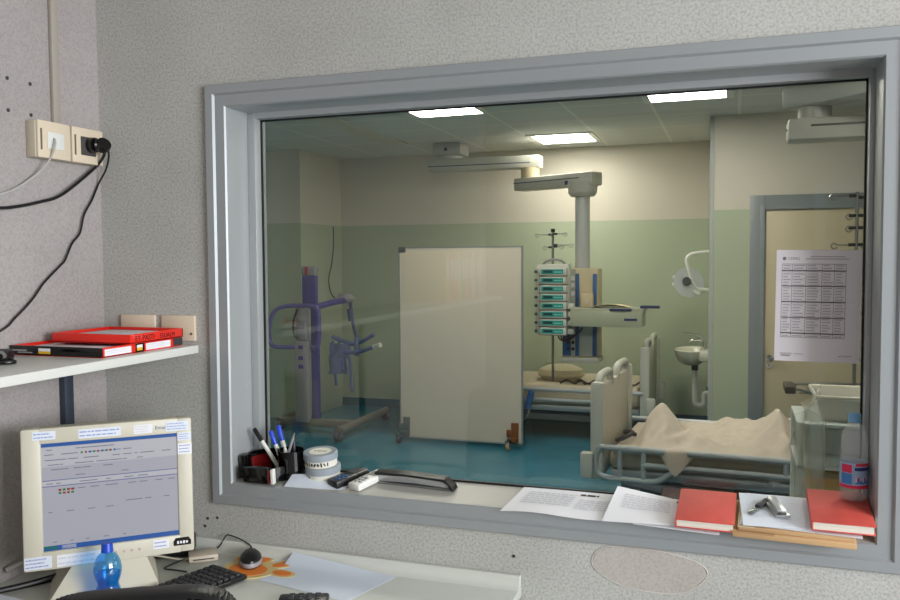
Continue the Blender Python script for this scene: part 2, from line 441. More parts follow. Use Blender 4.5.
mb = MB(); mb.b2(0, 0.105, -0.03, 0.0, 0, 2.075, bev=0.004); mb.b2(1.02, 1.12, -0.03, 0.0, 0, 2.075, bev=0.004); mb.b2(0.104, 1.021, -0.029, 0.0, 1.98, 2.074)
mb.b2(0.075, 0.11, -0.04, -0.001, 0, 2.0, bev=0.003); mb.b2(0.109, 1.02, -0.039, -0.001, 1.965, 1.999)
mb.build('door_frame', grey_paint, d1)
MB().b2(0.11, 1.02, -0.02, -0.002, 0.01, 1.965, bev=0.002).build('door_leaf', door_m, d1)
mb = MB(); mb.cyl((0.15, -0.028, 0.83), (0.15, -0.02, 0.83), 0.024); mb.tube([(0.15, -0.02, 0.83), (0.15, -0.055, 0.83), (0.155, -0.06, 0.83), (0.25, -0.06, 0.83)], 0.009)
mb.cyl((0.15, -0.028, 0.775), (0.15, -0.02, 0.775), 0.024); mb.box((0.15, -0.029, 0.772), (0.006, 0.003, 0.014), mat=1)
mb.build('door_handle', [chrome, black_pl], d1)

# --- ceiling lamps
def ceiling_lamp(x, y, label):
    t = thing('ceiling_light', label, 'ceiling light', (x, y, CH), group='recessed ceiling lights in the ward')
    mb = MB()
    for sx in (-1, 1): mb.b2(sx * 0.25, sx * 0.296, -0.296, 0.296, -0.012, 0.0); mb.b2(-0.262, 0.262, sx * 0.262, sx * 0.296, -0.012, 0.0)
    mb.build('frame', white_plain, t)
    MB().b2(-0.25, 0.25, -0.262, 0.262, -0.008, -0.002).build('diffuser', lamp_em, t, smooth=False)
    return t
ceiling_lamp(-2.04, 3.6, 'square ceiling light over the white wheeled screen')
ceiling_lamp(-1.48, 5.4, 'square ceiling light beside the jointed pendant arm')
ceiling_lamp(-0.315, 3.6, 'square ceiling light nearest the ward door')
ceiling_lamp(-1.48, 1.5, 'added unseen square ceiling light just behind the head of the observation window')  # out-of-view panel added to lift the light in the ward
ceiling_lamp(0.92, 1.5, 'added unseen square ceiling light beyond the jamb of the observation window')  # unseen, added here to brighten the trolley and the near bed

# ================================================================== WARD THINGS
# --- mobile screen
t = thing('mobile_screen', 'tall blank cream screen panel standing on small castors in the ward', 'screen', (-2.23, 4.6, 0))
MB().b2(-0.55, 0.55, -0.012, 0.012, 0.045, 1.70).build('panel', wipe_board, t)
mb = MB(); mb.b2(-0.556, -0.544, -0.016, 0.016, 0.04, 1.705); mb.b2(0.544, 0.556, -0.016, 0.016, 0.04, 1.705); mb.b2(-0.556, 0.556, -0.016, 0.016, 1.697, 1.709); mb.b2(-0.556, 0.556, -0.016, 0.016, 0.035, 0.047)
mb.build('frame', alu, t)
MB().b2(-0.556, -0.49, -0.022, 0.0, 1.665, 1.712, bev=0.003).build('corner_clip', steel, t)
for sx, m in ((-1, steel), (1, brown_wood)):
    x = sx * 0.49
    br = MB().b2(x - 0.03, x + 0.03, -0.035, -0.012, 0.05, 0.22, bev=0.003).b2(x - 0.02, x + 0.02, -0.09, -0.03, 0.07, 0.10, bev=0.003).b2(x - 0.07, x - 0.03, -0.035, -0.014, 0.10, 0.16, bev=0.003).build('bracket', m, t)
    br['label'] = 'brown bracket' if sx > 0 else 'grey metal bracket'
    mb = MB()
    mb.cyl((x - 0.05, -0.115, 0.037), (x - 0.02, -0.115, 0.037), 0.037, mat=1, bev=0.006)
    mb.b2(x - 0.055, x - 0.051, -0.14, -0.08, 0.035, 0.085); mb.b2(x - 0.019, x - 0.015, -0.14, -0.08, 0.035, 0.085); mb.b2(x - 0.055, x - 0.015, -0.14, -0.06, 0.08, 0.088)
    mb.build('castor', [chrome, rubber if sx < 0 else M('tan_wheel', (170, 150, 118), 0.5)], t)

# --- ceiling pendants
def arm_box(mb, p0, p1, w, h, zc, mat=0, bev=0.012):
    p0, p1 = Vector((p0[0], p0[1], 0)), Vector((p1[0], p1[1], 0)); d = p1 - p0
    ang = math.atan2(d.y, d.x); c = (p0 + p1) / 2
    return mb.box((c.x, c.y, zc), (d.length, w, h), (0, 0, ang), bev, mat)
def stripe(mb, p0, p1, w, zc, t0, t1, h=0.008, mat=0, side=-1):
    p0, p1 = Vector((p0[0], p0[1], 0)), Vector((p1[0], p1[1], 0)); d = (p1 - p0)
    ang = math.atan2(d.y, d.x); n = Vector((-d.y, d.x, 0)).normalized() * side * -1 * (w / 2 + 0.0005)
    c = p0 + d * (t0 + t1) / 2 - n * -1 if False else p0 + d * (t0 + t1) / 2 + n * (1 if side > 0 else 1)
    return mb.box((c.x, c.y, zc), (d.length * (t1 - t0), 0.003, h), (0, 0, ang), 0, mat)

t = thing('ceiling_pendant', 'jointed medical ceiling pendant with drop column and blue-edged head', 'medical pendant', (0, 0, 0))
A0, A1 = (-2.79, 5.42), (-1.70, 5.42); B0, B1 = (-1.92, 5.46), (-1.13, 5.06)
mb = MB().b2(-2.72, -2.44, 5.28, 5.56, 2.585, 2.70, bev=0.02); mb.cyl((-2.58, 5.42, 2.55), (-2.58, 5.42, 2.60), 0.11); mb.b2(-2.60, -2.57, 5.276, 5.281, 2.62, 2.65, mat=1)
mb.build('ceiling_mount', [equip_m, navy], t)
mb = arm_box(MB(), A0, A1, 0.16, 0.115, 2.495)
stripe(mb, A0, A1, 0.16, 2.485, 0.0, 0.92, mat=1, side=1)
mb.build('upper_arm', [equip_m, navy], t)
MB().cyl((-1.80, 5.40, 2.345), (-1.80, 5.40, 2.44), 0.085).build('arm_joint', equip_beige, t)
mb = arm_box(MB(), B0, B1, 0.16, 0.115, 2.29)
stripe(mb, B0, B1, 0.16, 2.30, 0.0, 0.85, mat=1, side=1)
u = Vector((B1[0] - B0[0], B1[1] - B0[1], 0)).normalized(); nn = Vector((u.y, -u.x, 0))
p = Vector((B1[0], B1[1], 2.265)) - u * 0.27 + nn * 0.081
mb.box(p, (0.035, 0.004, 0.035), (0, 0, math.atan2(u.y, u.x)), mat=1)
mb.build('lower_arm', [equip_m, navy], t)
CX, CY = -1.262, 5.10
mb = MB().lathe([(0, 2.14), (0.10, 2.14), (0.125, 2.17), (0.13, 2.26), (0, 2.26)], (CX, CY, 0), seg=28); mb.build('drop_collar', equip_m, t)
mb = MB().cyl((CX, CY, 1.50), (CX, CY, 2.16), 0.064, seg=28); mb.b2(CX - 0.02, CX + 0.02, CY - 0.072, CY - 0.06, 1.60, 1.68); mb.build('column', M('column_grey', (188, 190, 188), 0.35, 0.1), t)
hx0, hx1 = -1.415, -1.105
mb = MB().b2(hx0, hx1, 4.98, 5.20, 0.74, 1.515, bev=0.012); mb.build('head', equip_beige, t)
for x0, x1 in ((hx0 + 0.003, hx0 + 0.075), (hx0 + 0.115, hx0 + 0.145), (hx1 - 0.045, hx1 - 0.012)): MB().b2(x0, x1, 4.966, 4.985, 0.76, 1.47, bev=0.002).build('blue_strip', equip_blue, t)
mb = MB().b2(hx0 + 0.078, hx0 + 0.112, 4.970, 4.985, 0.76, 1.50); mb.b2(hx1 - 0.155, hx1 - 0.05, 4.972, 4.985, 0.76, 1.16); mb.build('cover_strip', equip_m, t)
for z in (0.82, 0.875, 0.93):
    for x in (hx0 + 0.095, hx0 + 0.055): MB().cyl((x, 4.972, z), (x, 4.960, z), 0.014).build('socket', black_pl, t)
for z in (1.30, 1.37, 1.43): MB().b2(hx0 + 0.03, hx0 + 0.11, 4.955, 4.975, z - 0.018, z + 0.018, bev=0.004).build('gas_outlet', white_plain, t)
MB().b2(hx0 - 0.01, hx1 + 0.01, 4.96, 5.21, 0.70, 0.745, bev=0.012).build('bottom_cap', equip_m, t)
mb = MB().b2(-1.31, -0.70, 4.78, 5.06, 1.155, 1.185, bev=0.006); mb.b2(-1.31, -0.72, 4.775, 4.80, 1.03, 1.16, bev=0.004); mb.b2(-0.73, -0.715, 4.79, 5.06, 1.03, 1.16); mb.b2(-1.31, -0.72, 4.80, 5.06, 1.03, 1.045)
mb.build('shelf', M('shelf_acrylic', (168, 172, 150), 0.3), t)
mb = MB().b2(-0.98, -0.80, 4.765, 4.79, 1.165, 1.185, bev=0.004); mb.b2(-0.86, -0.755, 4.77, 4.776, 1.085, 1.105, bev=0.002); mb.box((-0.655, 4.80, 1.20), (0.16, 0.03, 0.025), (0, 0, 0.05), 0.008); mb.build('shelf_handle', navy, t)
MB().tube([(-1.415, 5.0, 1.12), (-1.46, 4.995, 1.12), (-1.498, 4.98, 1.12)], 0.012).build('pole_clamp', steel, t)

o = thing('cloth', 'small folded pale cloth lying on the pendant shelf', 'cloth', (-0.99, 4.92, 1.185))
def fold(u_, v_): return (-0.17 + 0.34 * u_, -0.09 + 0.18 * v_, 0.006 + 0.028 * math.sin(PI * u_) * (0.6 + 0.4 * math.sin(5 * v_ + 3 * u_)))
MB().grid(fold, 20, 10, thick=0.003).build('folds', M('cloth_cream', (206, 196, 160), 0.9), o)
o = thing('equipment_box', 'cream boxed module on the pendant shelf against the head', 'box', (-1.19, 4.93, 1.185))
MB().b2(-0.05, 0.05, -0.03, 0.03, 0, 0.12, bev=0.006).build('case', equip_beige, o); MB().b2(-0.025, 0.025, -0.034, -0.029, 0.03, 0.06, bev=0.002).build('knob', ivory_side, o)

# second pendant, towards the door
t = thing('ceiling_pendant', 'second ceiling pendant partly cut off by the window jamb, above the bed', 'medical pendant', (0, 0, 0))
P0, P1 = (0.29, 2.86), (1.04, 2.11); Q0, Q1 = (0.262, 2.78), (1.20, 2.78)
mb = arm_box(MB(), P0, P1, 0.17, 0.12, 2.465, bev=0.02); stripe(mb, P0, P1, 0.17, 2.475, 0.02, 0.9, mat=1, side=-1); mb.build('upper_arm', [equip_m, dark_grey], t)
MB().b2(0.84, 1.14, 2.01, 2.31, 2.55, 2.70, bev=0.02).cyl((0.99, 2.16, 2.5), (0.99, 2.16, 2.6), 0.10).build('ceiling_mount', equip_m, t)
MB().cyl((0.40, 2.77, 2.34), (0.40, 2.77, 2.42), 0.085).build('arm_joint', equip_m, t)
mb = arm_box(MB(), Q0, Q1, 0.19, 0.115, 2.285, bev=0.014); stripe(mb, Q0, Q1, 0.19, 2.30, 0.12, 1.0, mat=1, side=1, h=0.011); mb.cyl((0.258, 2.77, 2.29), (0.264, 2.77, 2.29), 0.008, mat=1)
mb.build('lower_arm', [equip_m, black_pl], t)
MB().lathe([(0, 2.10), (0.10, 2.10), (0.125, 2.14), (0.13, 2.24), (0, 2.24)], (1.05, 2.78, 0)).build('drop_collar', equip_m, t)
MB().cyl((1.05, 2.78, 0.98), (1.05, 2.78, 2.14), 0.064).build('column', equip_m, t)
MB().b2(0.90, 1.20, 2.70, 2.92, 0.98, 1.5, bev=0.012).build('head', equip_beige, t)
for z in (1.3, 1.05): MB().tube([(0.91, 2.75, z), (0.75, 2.75, z), (0.615, 2.75, z)], 0.012).build('pole_clamp', steel, t)

def hook_set(mb, x, y, z, ang, L=0.10, mat=1):
    d = Vector((math.cos(ang), math.sin(ang), 0)); p = Vector((x, y, z))
    mb.tube([p, p + d * L, p + d * (L + 0.02) + Vector((0, 0, 0.01)), p + d * (L + 0.035) + Vector((0, 0, -0.005)), p + d * (L + 0.02) + Vector((0, 0, -0.022)), p + d * (L + 0.002) + Vector((0, 0, -0.012))], 0.004, seg=6, smooth=3)
    mb.cyl(p - d * 0.005, p + d * 0.04, 0.009, mat=mat, seg=10)
t = thing('infusion_pole', 'steel infusion pole with hooks seen above the taped timetable sheet', 'pole', (0, 0, 0))
MB().cyl((0.612, 2.75, 0.84), (0.612, 2.75, 1.945), 0.0095, seg=12).build('pole', steel, t)
mb = MB()
for z, an, L in ((1.925, PI, 0.10), (1.915, 0, 0.05), (1.82, 0, 0.06), (1.82, PI, 0.02), (1.755, 0, 0.04), (1.755, PI, 0.02), (1.665, PI, 0.09), (1.665, 0, 0.02)): hook_set(mb, 0.612, 2.75, z, an, L)
mb.build('hook', [steel, black_pl], t)
t = thing('instrument_tray', 'grey steel tray with a black grip held out over the bed', 'tray', (0, 0, 0))
mb = MB().b2(0.46, 1.0, 2.60, 2.66, 0.822, 0.868, bev=0.006); mb.build('tray_rail', M('tray_grey', (112, 108, 100), 0.4, 0.3), t)
mb = MB(); mb.tube([(0.30, 2.63, 0.895), (0.34, 2.64, 0.89), (0.48, 2.63, 0.852)], 0.008); mb.tube([(0.30, 2.80, 0.895), (0.62, 2.83, 0.905), (1.0, 2.83, 0.905)], 0.008); mb.build('support_rod', steel, t)
MB().grid(lambda u_, v_: (0.33 + 0.67 * u_, 2.64 + 0.18 * v_, 0.875 + 0.02 * v_), 2, 2, thick=0.006).build('tray_plate', M('tray_plate', (140, 132, 110), 0.35, 0.4), t)
MB().box((0.288, 2.72, 0.888), (0.055, 0.20, 0.042), (0, 0, 0), 0.008).build('grip', M('grip_brown', (60, 52, 44), 0.5), t)
MB().cyl((0.612, 2.75, 0.835), (0.612, 2.75, 0.90), 0.03).build('pole_socket', black_pl, t)

# --- infusion pole and pump stack on the main pendant
t = thing('infusion_pole', 'thin steel infusion pole rising behind the green pump stack', 'pole', (0, 0, 0))
MB().cyl((-1.50, 4.98, 0.53), (-1.50, 4.98, 1.84), 0.011, seg=12).build('pole', steel, t)
mb = MB()
for z, an, L in ((1.81, PI, 0.12), (1.815, 0, 0.09), (1.81, -PI / 2, 0.03), (1.705, 0, 0.06), (1.70, PI, 0.05), (1.72, 0.3, 0.14)): hook_set(mb, -1.50, 4.98, z, an, L)
mb.cyl((-1.50, 4.98, 1.83), (-1.50, 4.98, 1.86), 0.018, seg=10, mat=1); mb.build('hook', [steel, black_pl], t)
t = thing('pump_rack', 'tall white rack holding eight infusion pumps beside the pendant head', 'pump rack', (-1.475, 4.88, 0.955))
mb = MB().b2(-0.14, 0.14, -0.02, 0.085, 0, 0.60, bev=0.012); mb.b2(-0.145, -0.105, -0.05, 0.085, 0.0, 0.575, bev=0.01)
mb.build('case', pump_case, t)
MB().tube([(-0.09, 0.0, 0.575), (-0.07, -0.005, 0.62), (0.0, -0.01, 0.638), (0.08, -0.005, 0.625), (0.115, 0.0, 0.575)], 0.011, smooth=4).build('handle', hoist_grey, t)
mb = MB()
for k in range(3): mb.tube([(0.05 + 0.02 * k, -0.03, 0.01), (0.06 + 0.02 * k, -0.03, -0.04), (0.12, -0.01, -0.06 + 0.01 * k), (0.20, 0.04, 0.0), (0.24, 0.07, 0.05)], 0.006, smooth=4)
mb.build('cable', black_pl, t)
pump0 = None
for k in range(8):
    z = 0.955 + 0.535 - k * 0.0725
    if k == 0:
        p = thing('infusion_pump', '', 'infusion pump', (0, 0, 0), group='infusion pumps in the rack')
        MB().b2(-0.10, 0.128, -0.072, -0.022, -0.033, 0.030, bev=0.006).build('case', pump_case, p)
        d = MB().b2(-0.088, 0.10, -0.0755, -0.071, -0.020, 0.020, bev=0.001).build('display', pump_green, p)
        mb = MB().b2(-0.07, 0.008, -0.078, -0.0752, -0.010, 0.011)
        mb.build('readout', pump_dark, d)
        mb = MB()
        for i in range(4): mb.b2(0.025 + 0.018 * i, 0.037 + 0.018 * i, -0.078, -0.0752, -0.008, 0.002)
        mb.build('keypad', M('keypad_pale', (120, 196, 180), 0.5), d)
        MB().b2(-0.112, 0.132, -0.068, -0.02, -0.0365, -0.0335).build('slot_edge', M('wine_edge', (110, 74, 70), 0.5), p)
        MB().cyl((-0.135, -0.06, 0.0), (-0.135, -0.085, 0.0), 0.013, seg=14).cyl((-0.135, -0.045, 0.0), (-0.135, -0.062, 0.0), 0.008).build('knob', M('green_knob', (20, 96, 84), 0.4), p)
        pump0 = p
    else: p = copy_tree(pump0)
    p.location = (-1.475, 4.88, z)
    ords = ['topmost', 'second', 'third', 'fourth', 'fifth', 'sixth', 'seventh', 'lowest']
    p['label'] = 'green-fronted infusion pump, %s in the rack of eight' % (ords[k] if k in (0, 7) else ords[k] + ' from the top')
for k in range(4, 8):
    z = 0.955 + 0.535 - k * 0.0725
    s_ = tag(MB().b2(-1.342, -1.285, 4.825, 4.87, z - 0.025, z + 0.02, bev=0.008, mat=0).build('syringe_driver_grip', pump_case), 'white syringe grip jutting from the %s infusion pump' % ['fifth', 'sixth', 'seventh', 'lowest'][k - 4], 'syringe grip', group='syringe grips on the lower pumps')

# --- patient hoist
t = thing('patient_hoist', 'blue and grey wheeled patient hoist standing in the ward corner', 'patient hoist', (-3.70, 4.68, 0))
mb = MB().b2(-0.37, 0.42, -0.05, 0.05, 0.06, 0.13, bev=0.01); mb.build('base', M('base_grey', (120, 116, 104), 0.45), t)
for x, y1 in ((-0.34, 0.44), (0.42, 0.75)):
    MB().tube([(x, -0.30 if x > 0 else -0.05, 0.10), (x, y1, 0.10)], 0.035).build('base_leg', M('leg_grey', (124, 118, 108), 0.45), t)
for x, y in ((-0.34, -0.02), (-0.34, 0.42), (0.42, -0.31), (0.42, 0.72)):
    mb = MB().cyl((x - 0.025, y, 0.05), (x + 0.025, y, 0.05), 0.05, mat=1, bev=0.008); mb.b2(x - 0.03, x - 0.026, y - 0.03, y + 0.03, 0.04, 0.11); mb.b2(x + 0.026, x + 0.03, y - 0.03, y + 0.03, 0.04, 0.11)
    mb.build('castor', [steel, rubber], t)
mb = MB().b2(-0.15, -0.01, -0.07, 0.0, 0.10, 0.86, bev=0.015); mb.b2(-0.135, -0.02, -0.075, -0.0, 0.86, 1.18, bev=0.02); mb.build('lower_mast', hoist_grey, t)
mb = MB()
for z in (0.62, 0.70, 0.80): mb.box((-0.08, -0.0715, z), (0.05, 0.004, 0.035), bev=0.001, mat=0)
mb.build('control_label', hoist_blue, t)
MB().tube([(-0.10, -0.08, 1.15), (-0.13, -0.10, 1.05), (-0.13, -0.10, 0.92), (-0.09, -0.085, 0.88)], 0.010, smooth=4).build('cable', black_pl, t)
mb = MB().b2(-0.10, 0.04, 0.0, 0.07, 1.15, 1.46, bev=0.012); mb.b2(-0.01, 0.06, -0.005, 0.05, 0.12, 1.16, bev=0.008); mb.build('mast', hoist_blue, t)
MB().b2(-0.105, 0.045, -0.008, 0.078, 1.455, 1.545, bev=0.02).build('mast_cap', M('cap_grey', (150, 146, 150), 0.5), t)
MB().b2(-0.06, -0.03, -0.012, -0.002, 1.47, 1.54, bev=0.003).build('stop_button', M('stop_red', (190, 40, 44), 0.4), t)
MB().tube([(-0.14, -0.06, 0.80), (-0.34, -0.08, 0.80), (-0.40, -0.08, 0.86), (-0.40, -0.08, 1.00), (-0.34, -0.08, 1.13), (-0.20, -0.08, 1.18), (0.06, -0.08, 1.18), (0.115, -0.08, 1.12), (0.115, -0.08, 0.86), (0.08, -0.08, 0.80), (0.03, -0.06, 0.80)], 0.020, smooth=4).build('push_handle', M('handle_violet', (96, 86, 160), 0.4), t)
MB().tube([(0.01, 0.04, 1.16), (0.08, 0.32, 1.20), (0.14, 0.55, 1.21)], 0.030, smooth=3).build('boom', hoist_blue, t)
MB().lathe([(0, 0.06), (0.05, 0.05), (0.075, 0.0), (0.06, -0.03), (0, -0.03)], (0.10, 0.50, 1.22), sx=1.4).build('boom_end', hoist_grey, t)
HX = Matrix.Translation((-0.15, 0, 0))
def hs(mb): mb.v = [HX @ v for v in mb.v]; return mb
mb = MB().tube([(0.28, 0.55, 1.20), (0.30, 0.55, 1.02), (0.34, 0.55, 0.86), (0.36, 0.55, 0.80)], 0.018, smooth=3); mb.cyl((0.27, 0.55, 1.12), (0.29, 0.55, 1.00), 0.028); hs(mb).build('hanger', M('hanger_blue', (70, 82, 120), 0.5), t)
mb = MB().tube([(0.08, 0.55, 0.84), (0.2, 0.55, 0.80), (0.35, 0.53, 0.78), (0.56, 0.48, 0.88)], 0.020, smooth=3); mb.tube([(0.12, 0.55, 0.70), (0.36, 0.50, 0.70), (0.62, 0.42, 0.78)], 0.020, smooth=3); mb.cyl((0.58, 0.43, 0.765), (0.66, 0.41, 0.79), 0.024, mat=1)
mb.cyl((0.36, 0.52, 0.66), (0.36, 0.52, 0.84), 0.026)
hs(mb).build('spreader_bar', [sling_blue, white_plain], t)
for xs, zz in ((0.10, 0.36), (0.17, 0.52), (0.27, 0.30)):
    hs(MB().tube([(xs, 0.54, 0.80), (xs - 0.03, 0.53, 0.72), (xs + 0.01, 0.53, 0.60), (xs + 0.02, 0.53, zz + 0.1), (xs + 0.03, 0.53, zz)], 0.014, smooth=4)).build('sling_strap', sling_blue, t)
mb = MB().grid(lambda u_, v_: (0.06 + 0.20 * u_ + 0.015 * math.sin(9 * v_), 0.52 + 0.03 * math.sin(7 * u_ + 4 * v_), 0.78 - 0.30 * v_), 10, 12, thick=0.008); hs(mb).build('sling', M('sling_pale', (120, 132, 172), 0.8), t)
# wire running up the wall behind it
tag(MB().tube([(-4.085, 5.9, 1.96), (-4.085, 5.9, 1.75), (-4.085, 5.85, 1.55), (-4.085, 5.78, 1.40), (-4.08, 5.82, 1.25), (-4.05, 5.9, 1.17)], 0.006, smooth=5).build('wall_cable', dark_grey), 'thin grey cable running down the green wall behind the hoist', 'cable')

# --- beds
def bed(name, label, loc, rz, MZ=0.49):
    t = thing(name, label, 'hospital bed', loc, rz)
    def board(nm, x):
        e = MB()
        poly = [(0.03, 0.25), (0.92, 0.25), (0.94, 0.30), (0.94, 0.78), (0.90, 0.815), (0.05, 0.815), (0.01, 0.78), (0.01, 0.30)]
        e.prism(poly, 0.035, TR((x + 0.012, 0, 0)) @ Matrix(((0, 0, 1, 0), (1, 0, 0, 0), (0, 1, 0, 0), (0, 0, 0, 1))), bev=0.006)
        o = e.build(nm, bed_board, t)
        for y0, y1 in ((0.0, 0.40), (0.55, 0.95)):
            MB().tube([(x + 0.03, y0 + 0.02, 0.78), (x + 0.03, y0 + 0.03, 0.845), (x + 0.03, y0 + 0.09, 0.878), (x + 0.03, y1 - 0.09, 0.878), (x + 0.03, y1 - 0.03, 0.845), (x + 0.03, y1 - 0.02, 0.78)], 0.024, smooth=4).build('board_handle', bed_white, o)
        for y in (0.0, 0.95):
            MB().b2(x - 0.012, x + 0.07, y - 0.025, y + 0.03, 0.25, 0.85, bev=0.02).build('board_post', bed_white, o)
    board('footboard', 0.0); board('headboard', 2.06)
    for x in (-0.02, 2.15):
        for y in (-0.03, 0.98):
            MB().b2(x - 0.045, x + 0.03, y - 0.03, y + 0.03, 0.26, 0.42, bev=0.012).build('bumper', bed_white, t)
    MB().b2(0.10, 2.04, 0.04, 0.91, 0.26, 0.31, bev=0.01).build('deck', bed_metal, t)
    MB().b2(0.09, 2.04, 0.05, 0.90, 0.31, MZ, bev=0.04, seg=4).build('mattress', mattress_m, t)
    for y in (-0.02, 0.97):
        e = MB()
        e.tube([(0.05, y, 0.455), (2.08, y, 0.455)], 0.018); e.tube([(0.30, y, 0.365), (2.0, y, 0.365)], 0.016)
        e.tube([(0.05, y, 0.455), (0.03, y, 0.40), (0.03, y, 0.31), (0.08, y, 0.272), (0.20, y, 0.268), (0.38, y, 0.272), (0.48, y, 0.33)], 0.018, smooth=4)
        e.tube([(0.17, y, 0.455), (0.17, y, 0.275)], 0.014); e.tube([(0.31, y, 0.44), (0.31, y, 0.275)], 0.014)
        e.tube([(1.1, y, 0.455), (1.1, y, 0.365)], 0.014); e.tube([(1.9, y, 0.455), (1.9, y, 0.365)], 0.014)
        e.build('side_rail', bed_metal, t)
    MB().b2(0.15, 1.98, 0.12, 0.18, 0.16, 0.22, bev=0.008).b2(0.15, 1.98, 0.77, 0.83, 0.16, 0.22, bev=0.008).b2(0.4, 0.5, 0.12, 0.83, 0.16, 0.22).b2(1.6, 1.7, 0.12, 0.83, 0.16, 0.22).build('chassis', M('chassis_grey', (120, 124, 120), 0.4), t)
    MB().b2(0.6, 1.0, 0.25, 0.7, 0.20, 0.31, bev=0.02).build('motor_box', dark_grey, t)
    for x in (0.25, 1.85):
        for y in (0.15, 0.80):
            e = MB().cyl((x, y - 0.03, 0.065), (x, y + 0.03, 0.065), 0.065, mat=1, bev=0.012); e.b2(x - 0.02, x + 0.02, y - 0.04, y - 0.032, 0.05, 0.18); e.b2(x - 0.02, x + 0.02, y + 0.032, y + 0.04, 0.05, 0.18)
            e.build('castor', [bed_white, rubber], t)
    for x in (0.45, 1.65): MB().b2(x - 0.03, x + 0.03, 0.3, 0.65, 0.20, 0.32).build('lift_column', bed_metal, t)
    return t
bed('hospital_bed', 'white hospital bed with a rumpled sheet, just behind the glass', (-0.815, 2.9, 0), math.radians(-3.5), 0.425)
bed('hospital_bed', 'second hospital bed along the back wall, behind the pump stack', (-2.80, 4.98, 0), 0.0)

# rumpled sheet on the near bed
rnd = random.Random(3)
from mathutils import noise as N
def sheet(u_, v_):
    x = 0.12 + 1.78 * u_; y = 0.93 - 0.93 * v_
    hgt = 0.445
    def ridge(a, b, w, amp, e=1.3):
        a, b = Vector(a), Vector(b); d = b - a; tt = max(0, min(1, (Vector((x, y)) - a).dot(d) / d.length_squared))
        q = (Vector((x, y)) - (a + d * tt)).length
        return amp * math.exp(-(q / w) ** e)
    hgt += ridge((0.32, 0.62), (0.36, 0.30), 0.13, 0.13, 1.8) + ridge((0.38, 0.34), (0.72, 0.06), 0.08, 0.075) + ridge((0.36, 0.30), (0.46, 0.0), 0.09, 0.045)
    hgt += ridge((0.75, 0.75), (1.05, 0.35), 0.13, 0.09) + ridge((1.02, 0.55), (1.12, 0.10), 0.05, 0.07) + ridge((1.12, 0.5), (1.6, 0.40), 0.16, 0.13) + ridge((1.25, 0.42), (1.35, 0.05), 0.05, 0.05)
    hgt += 0.022 * N.noise(Vector((x * 6, y * 6, 0))) + 0.035 * (0.35 - abs(N.noise(Vector((x * 5 + y * 4, y * 3 - x, 8))))) + 0.03 * (0.3 - abs(N.noise(Vector((x * 10 - y * 7, y * 6, 2))))) + 0.012 * (0.3 - abs(N.noise(Vector((x * 22 + y * 9, y * 18, 5)))))
    if x < 0.28: hgt -= 0.8 * (0.28 - x)
    fy = max(0.0, min(1.0, (y + 0.01) / 0.16)); fy = fy * fy * (3 - 2 * fy); hgt = 0.45 + (hgt - 0.45) * (0.12 + 0.88 * fy)
    return Vector((x, y, max(hgt, 0.436)))
def sheet2(u_, v_):
    q = sheet(u_, min(v_ / 0.82, 1.0))
    if v_ > 0.82:
        k = (v_ - 0.82) / 0.18; fl = math.exp(-((q.x - 0.50) / 0.085) ** 4)
        q.y = q.y + (0.012 * (1 - fl) - 0.055 * fl) * min(1, k * 3); zt = max(0.48, q.z) if fl > 0.3 else q.z
        q.z = q.z * (1 - fl) + fl * max(q.z, 0.478) - (0.03 * (1 - fl) + 0.16 * fl * (1 - abs(q.x - 0.50) / 0.16)) * max(0, k * 1.3 - 0.3)
    return q
o = thing('bed_sheet', 'rumpled beige bed sheet thrown over the bed just behind the glass', 'bed sheet', (-0.815, 2.9, 0), math.radians(-3.5))
MB().grid(sheet2, 150, 90).build('cloth', sheet_m, o, sharp=80)
# cables by the foot of that bed
tag(MB().tube([(-0.70, 3.15, 0.445), (-0.66, 3.08, 0.47), (-0.60, 3.14, 0.50), (-0.66, 3.24, 0.48), (-0.60, 3.30, 0.455)], 0.014, smooth=5).build('cable', dark_grey), 'dark coiled cable at the foot of the bed with the sheet', 'cable')
o = thing('storage_case', 'dark brown case on the floor below the bed with the sheet', 'case', (-0.10, 2.55, 0))
MB().b2(-0.28, 0.28, -0.15, 0.15, 0, 0.29, bev=0.02).build('body', M('case_brown', (70, 50, 48), 0.4), o); MB().b2(-0.06, 0.06, -0.156, -0.148, 0.2, 0.24, bev=0.004).build('clasp', steel, o)
# things on the far bed
o = thing('pillow', 'pale pillow on the far bed under the pump stack', 'pillow', (-1.50, 5.35, 0.491))
MB().lathe([(0, 0), (0.16, 0.005), (0.22, 0.05), (0.2, 0.10), (0.12, 0.135), (0, 0.14)], sx=1.0, sy=0.8, seg=20).build('cushion', M('pillow_cream', (206, 196, 166), 0.8), o)
mb = MB()
for k in range(5):
    x0 = -1.45 + 0.13 * k; mb.tube([(x0, 5.06, 0.502), (x0 + 0.05, 5.10, 0.525), (x0 + 0.12, 5.05, 0.51), (x0 + 0.17, 5.12, 0.53), (x0 + 0.22, 5.06, 0.503)], 0.009, smooth=4, seg=6)
tag(mb.build('monitor_lead', M('lead_dark', (60, 50, 42), 0.6)), 'tangled dark monitor leads lying along the far bed', 'leads', kind='stuff')
o = thing('bed_handset', 'blue handset hung on the rail of the far bed', 'handset', (-1.70, 4.935, 0.36))
MB().box((0, 0, 0.0), (0.055, 0.03, 0.17), (0, 0.25, 0), 0.01).build('case', M('handset_blue', (40, 100, 170), 0.4), o)
MB().tube([(0.0, 0.0, -0.08), (-0.03, 0, -0.16), (-0.09, 0, -0.20)], 0.006, smooth=3).build('cord', hoist_grey, o)

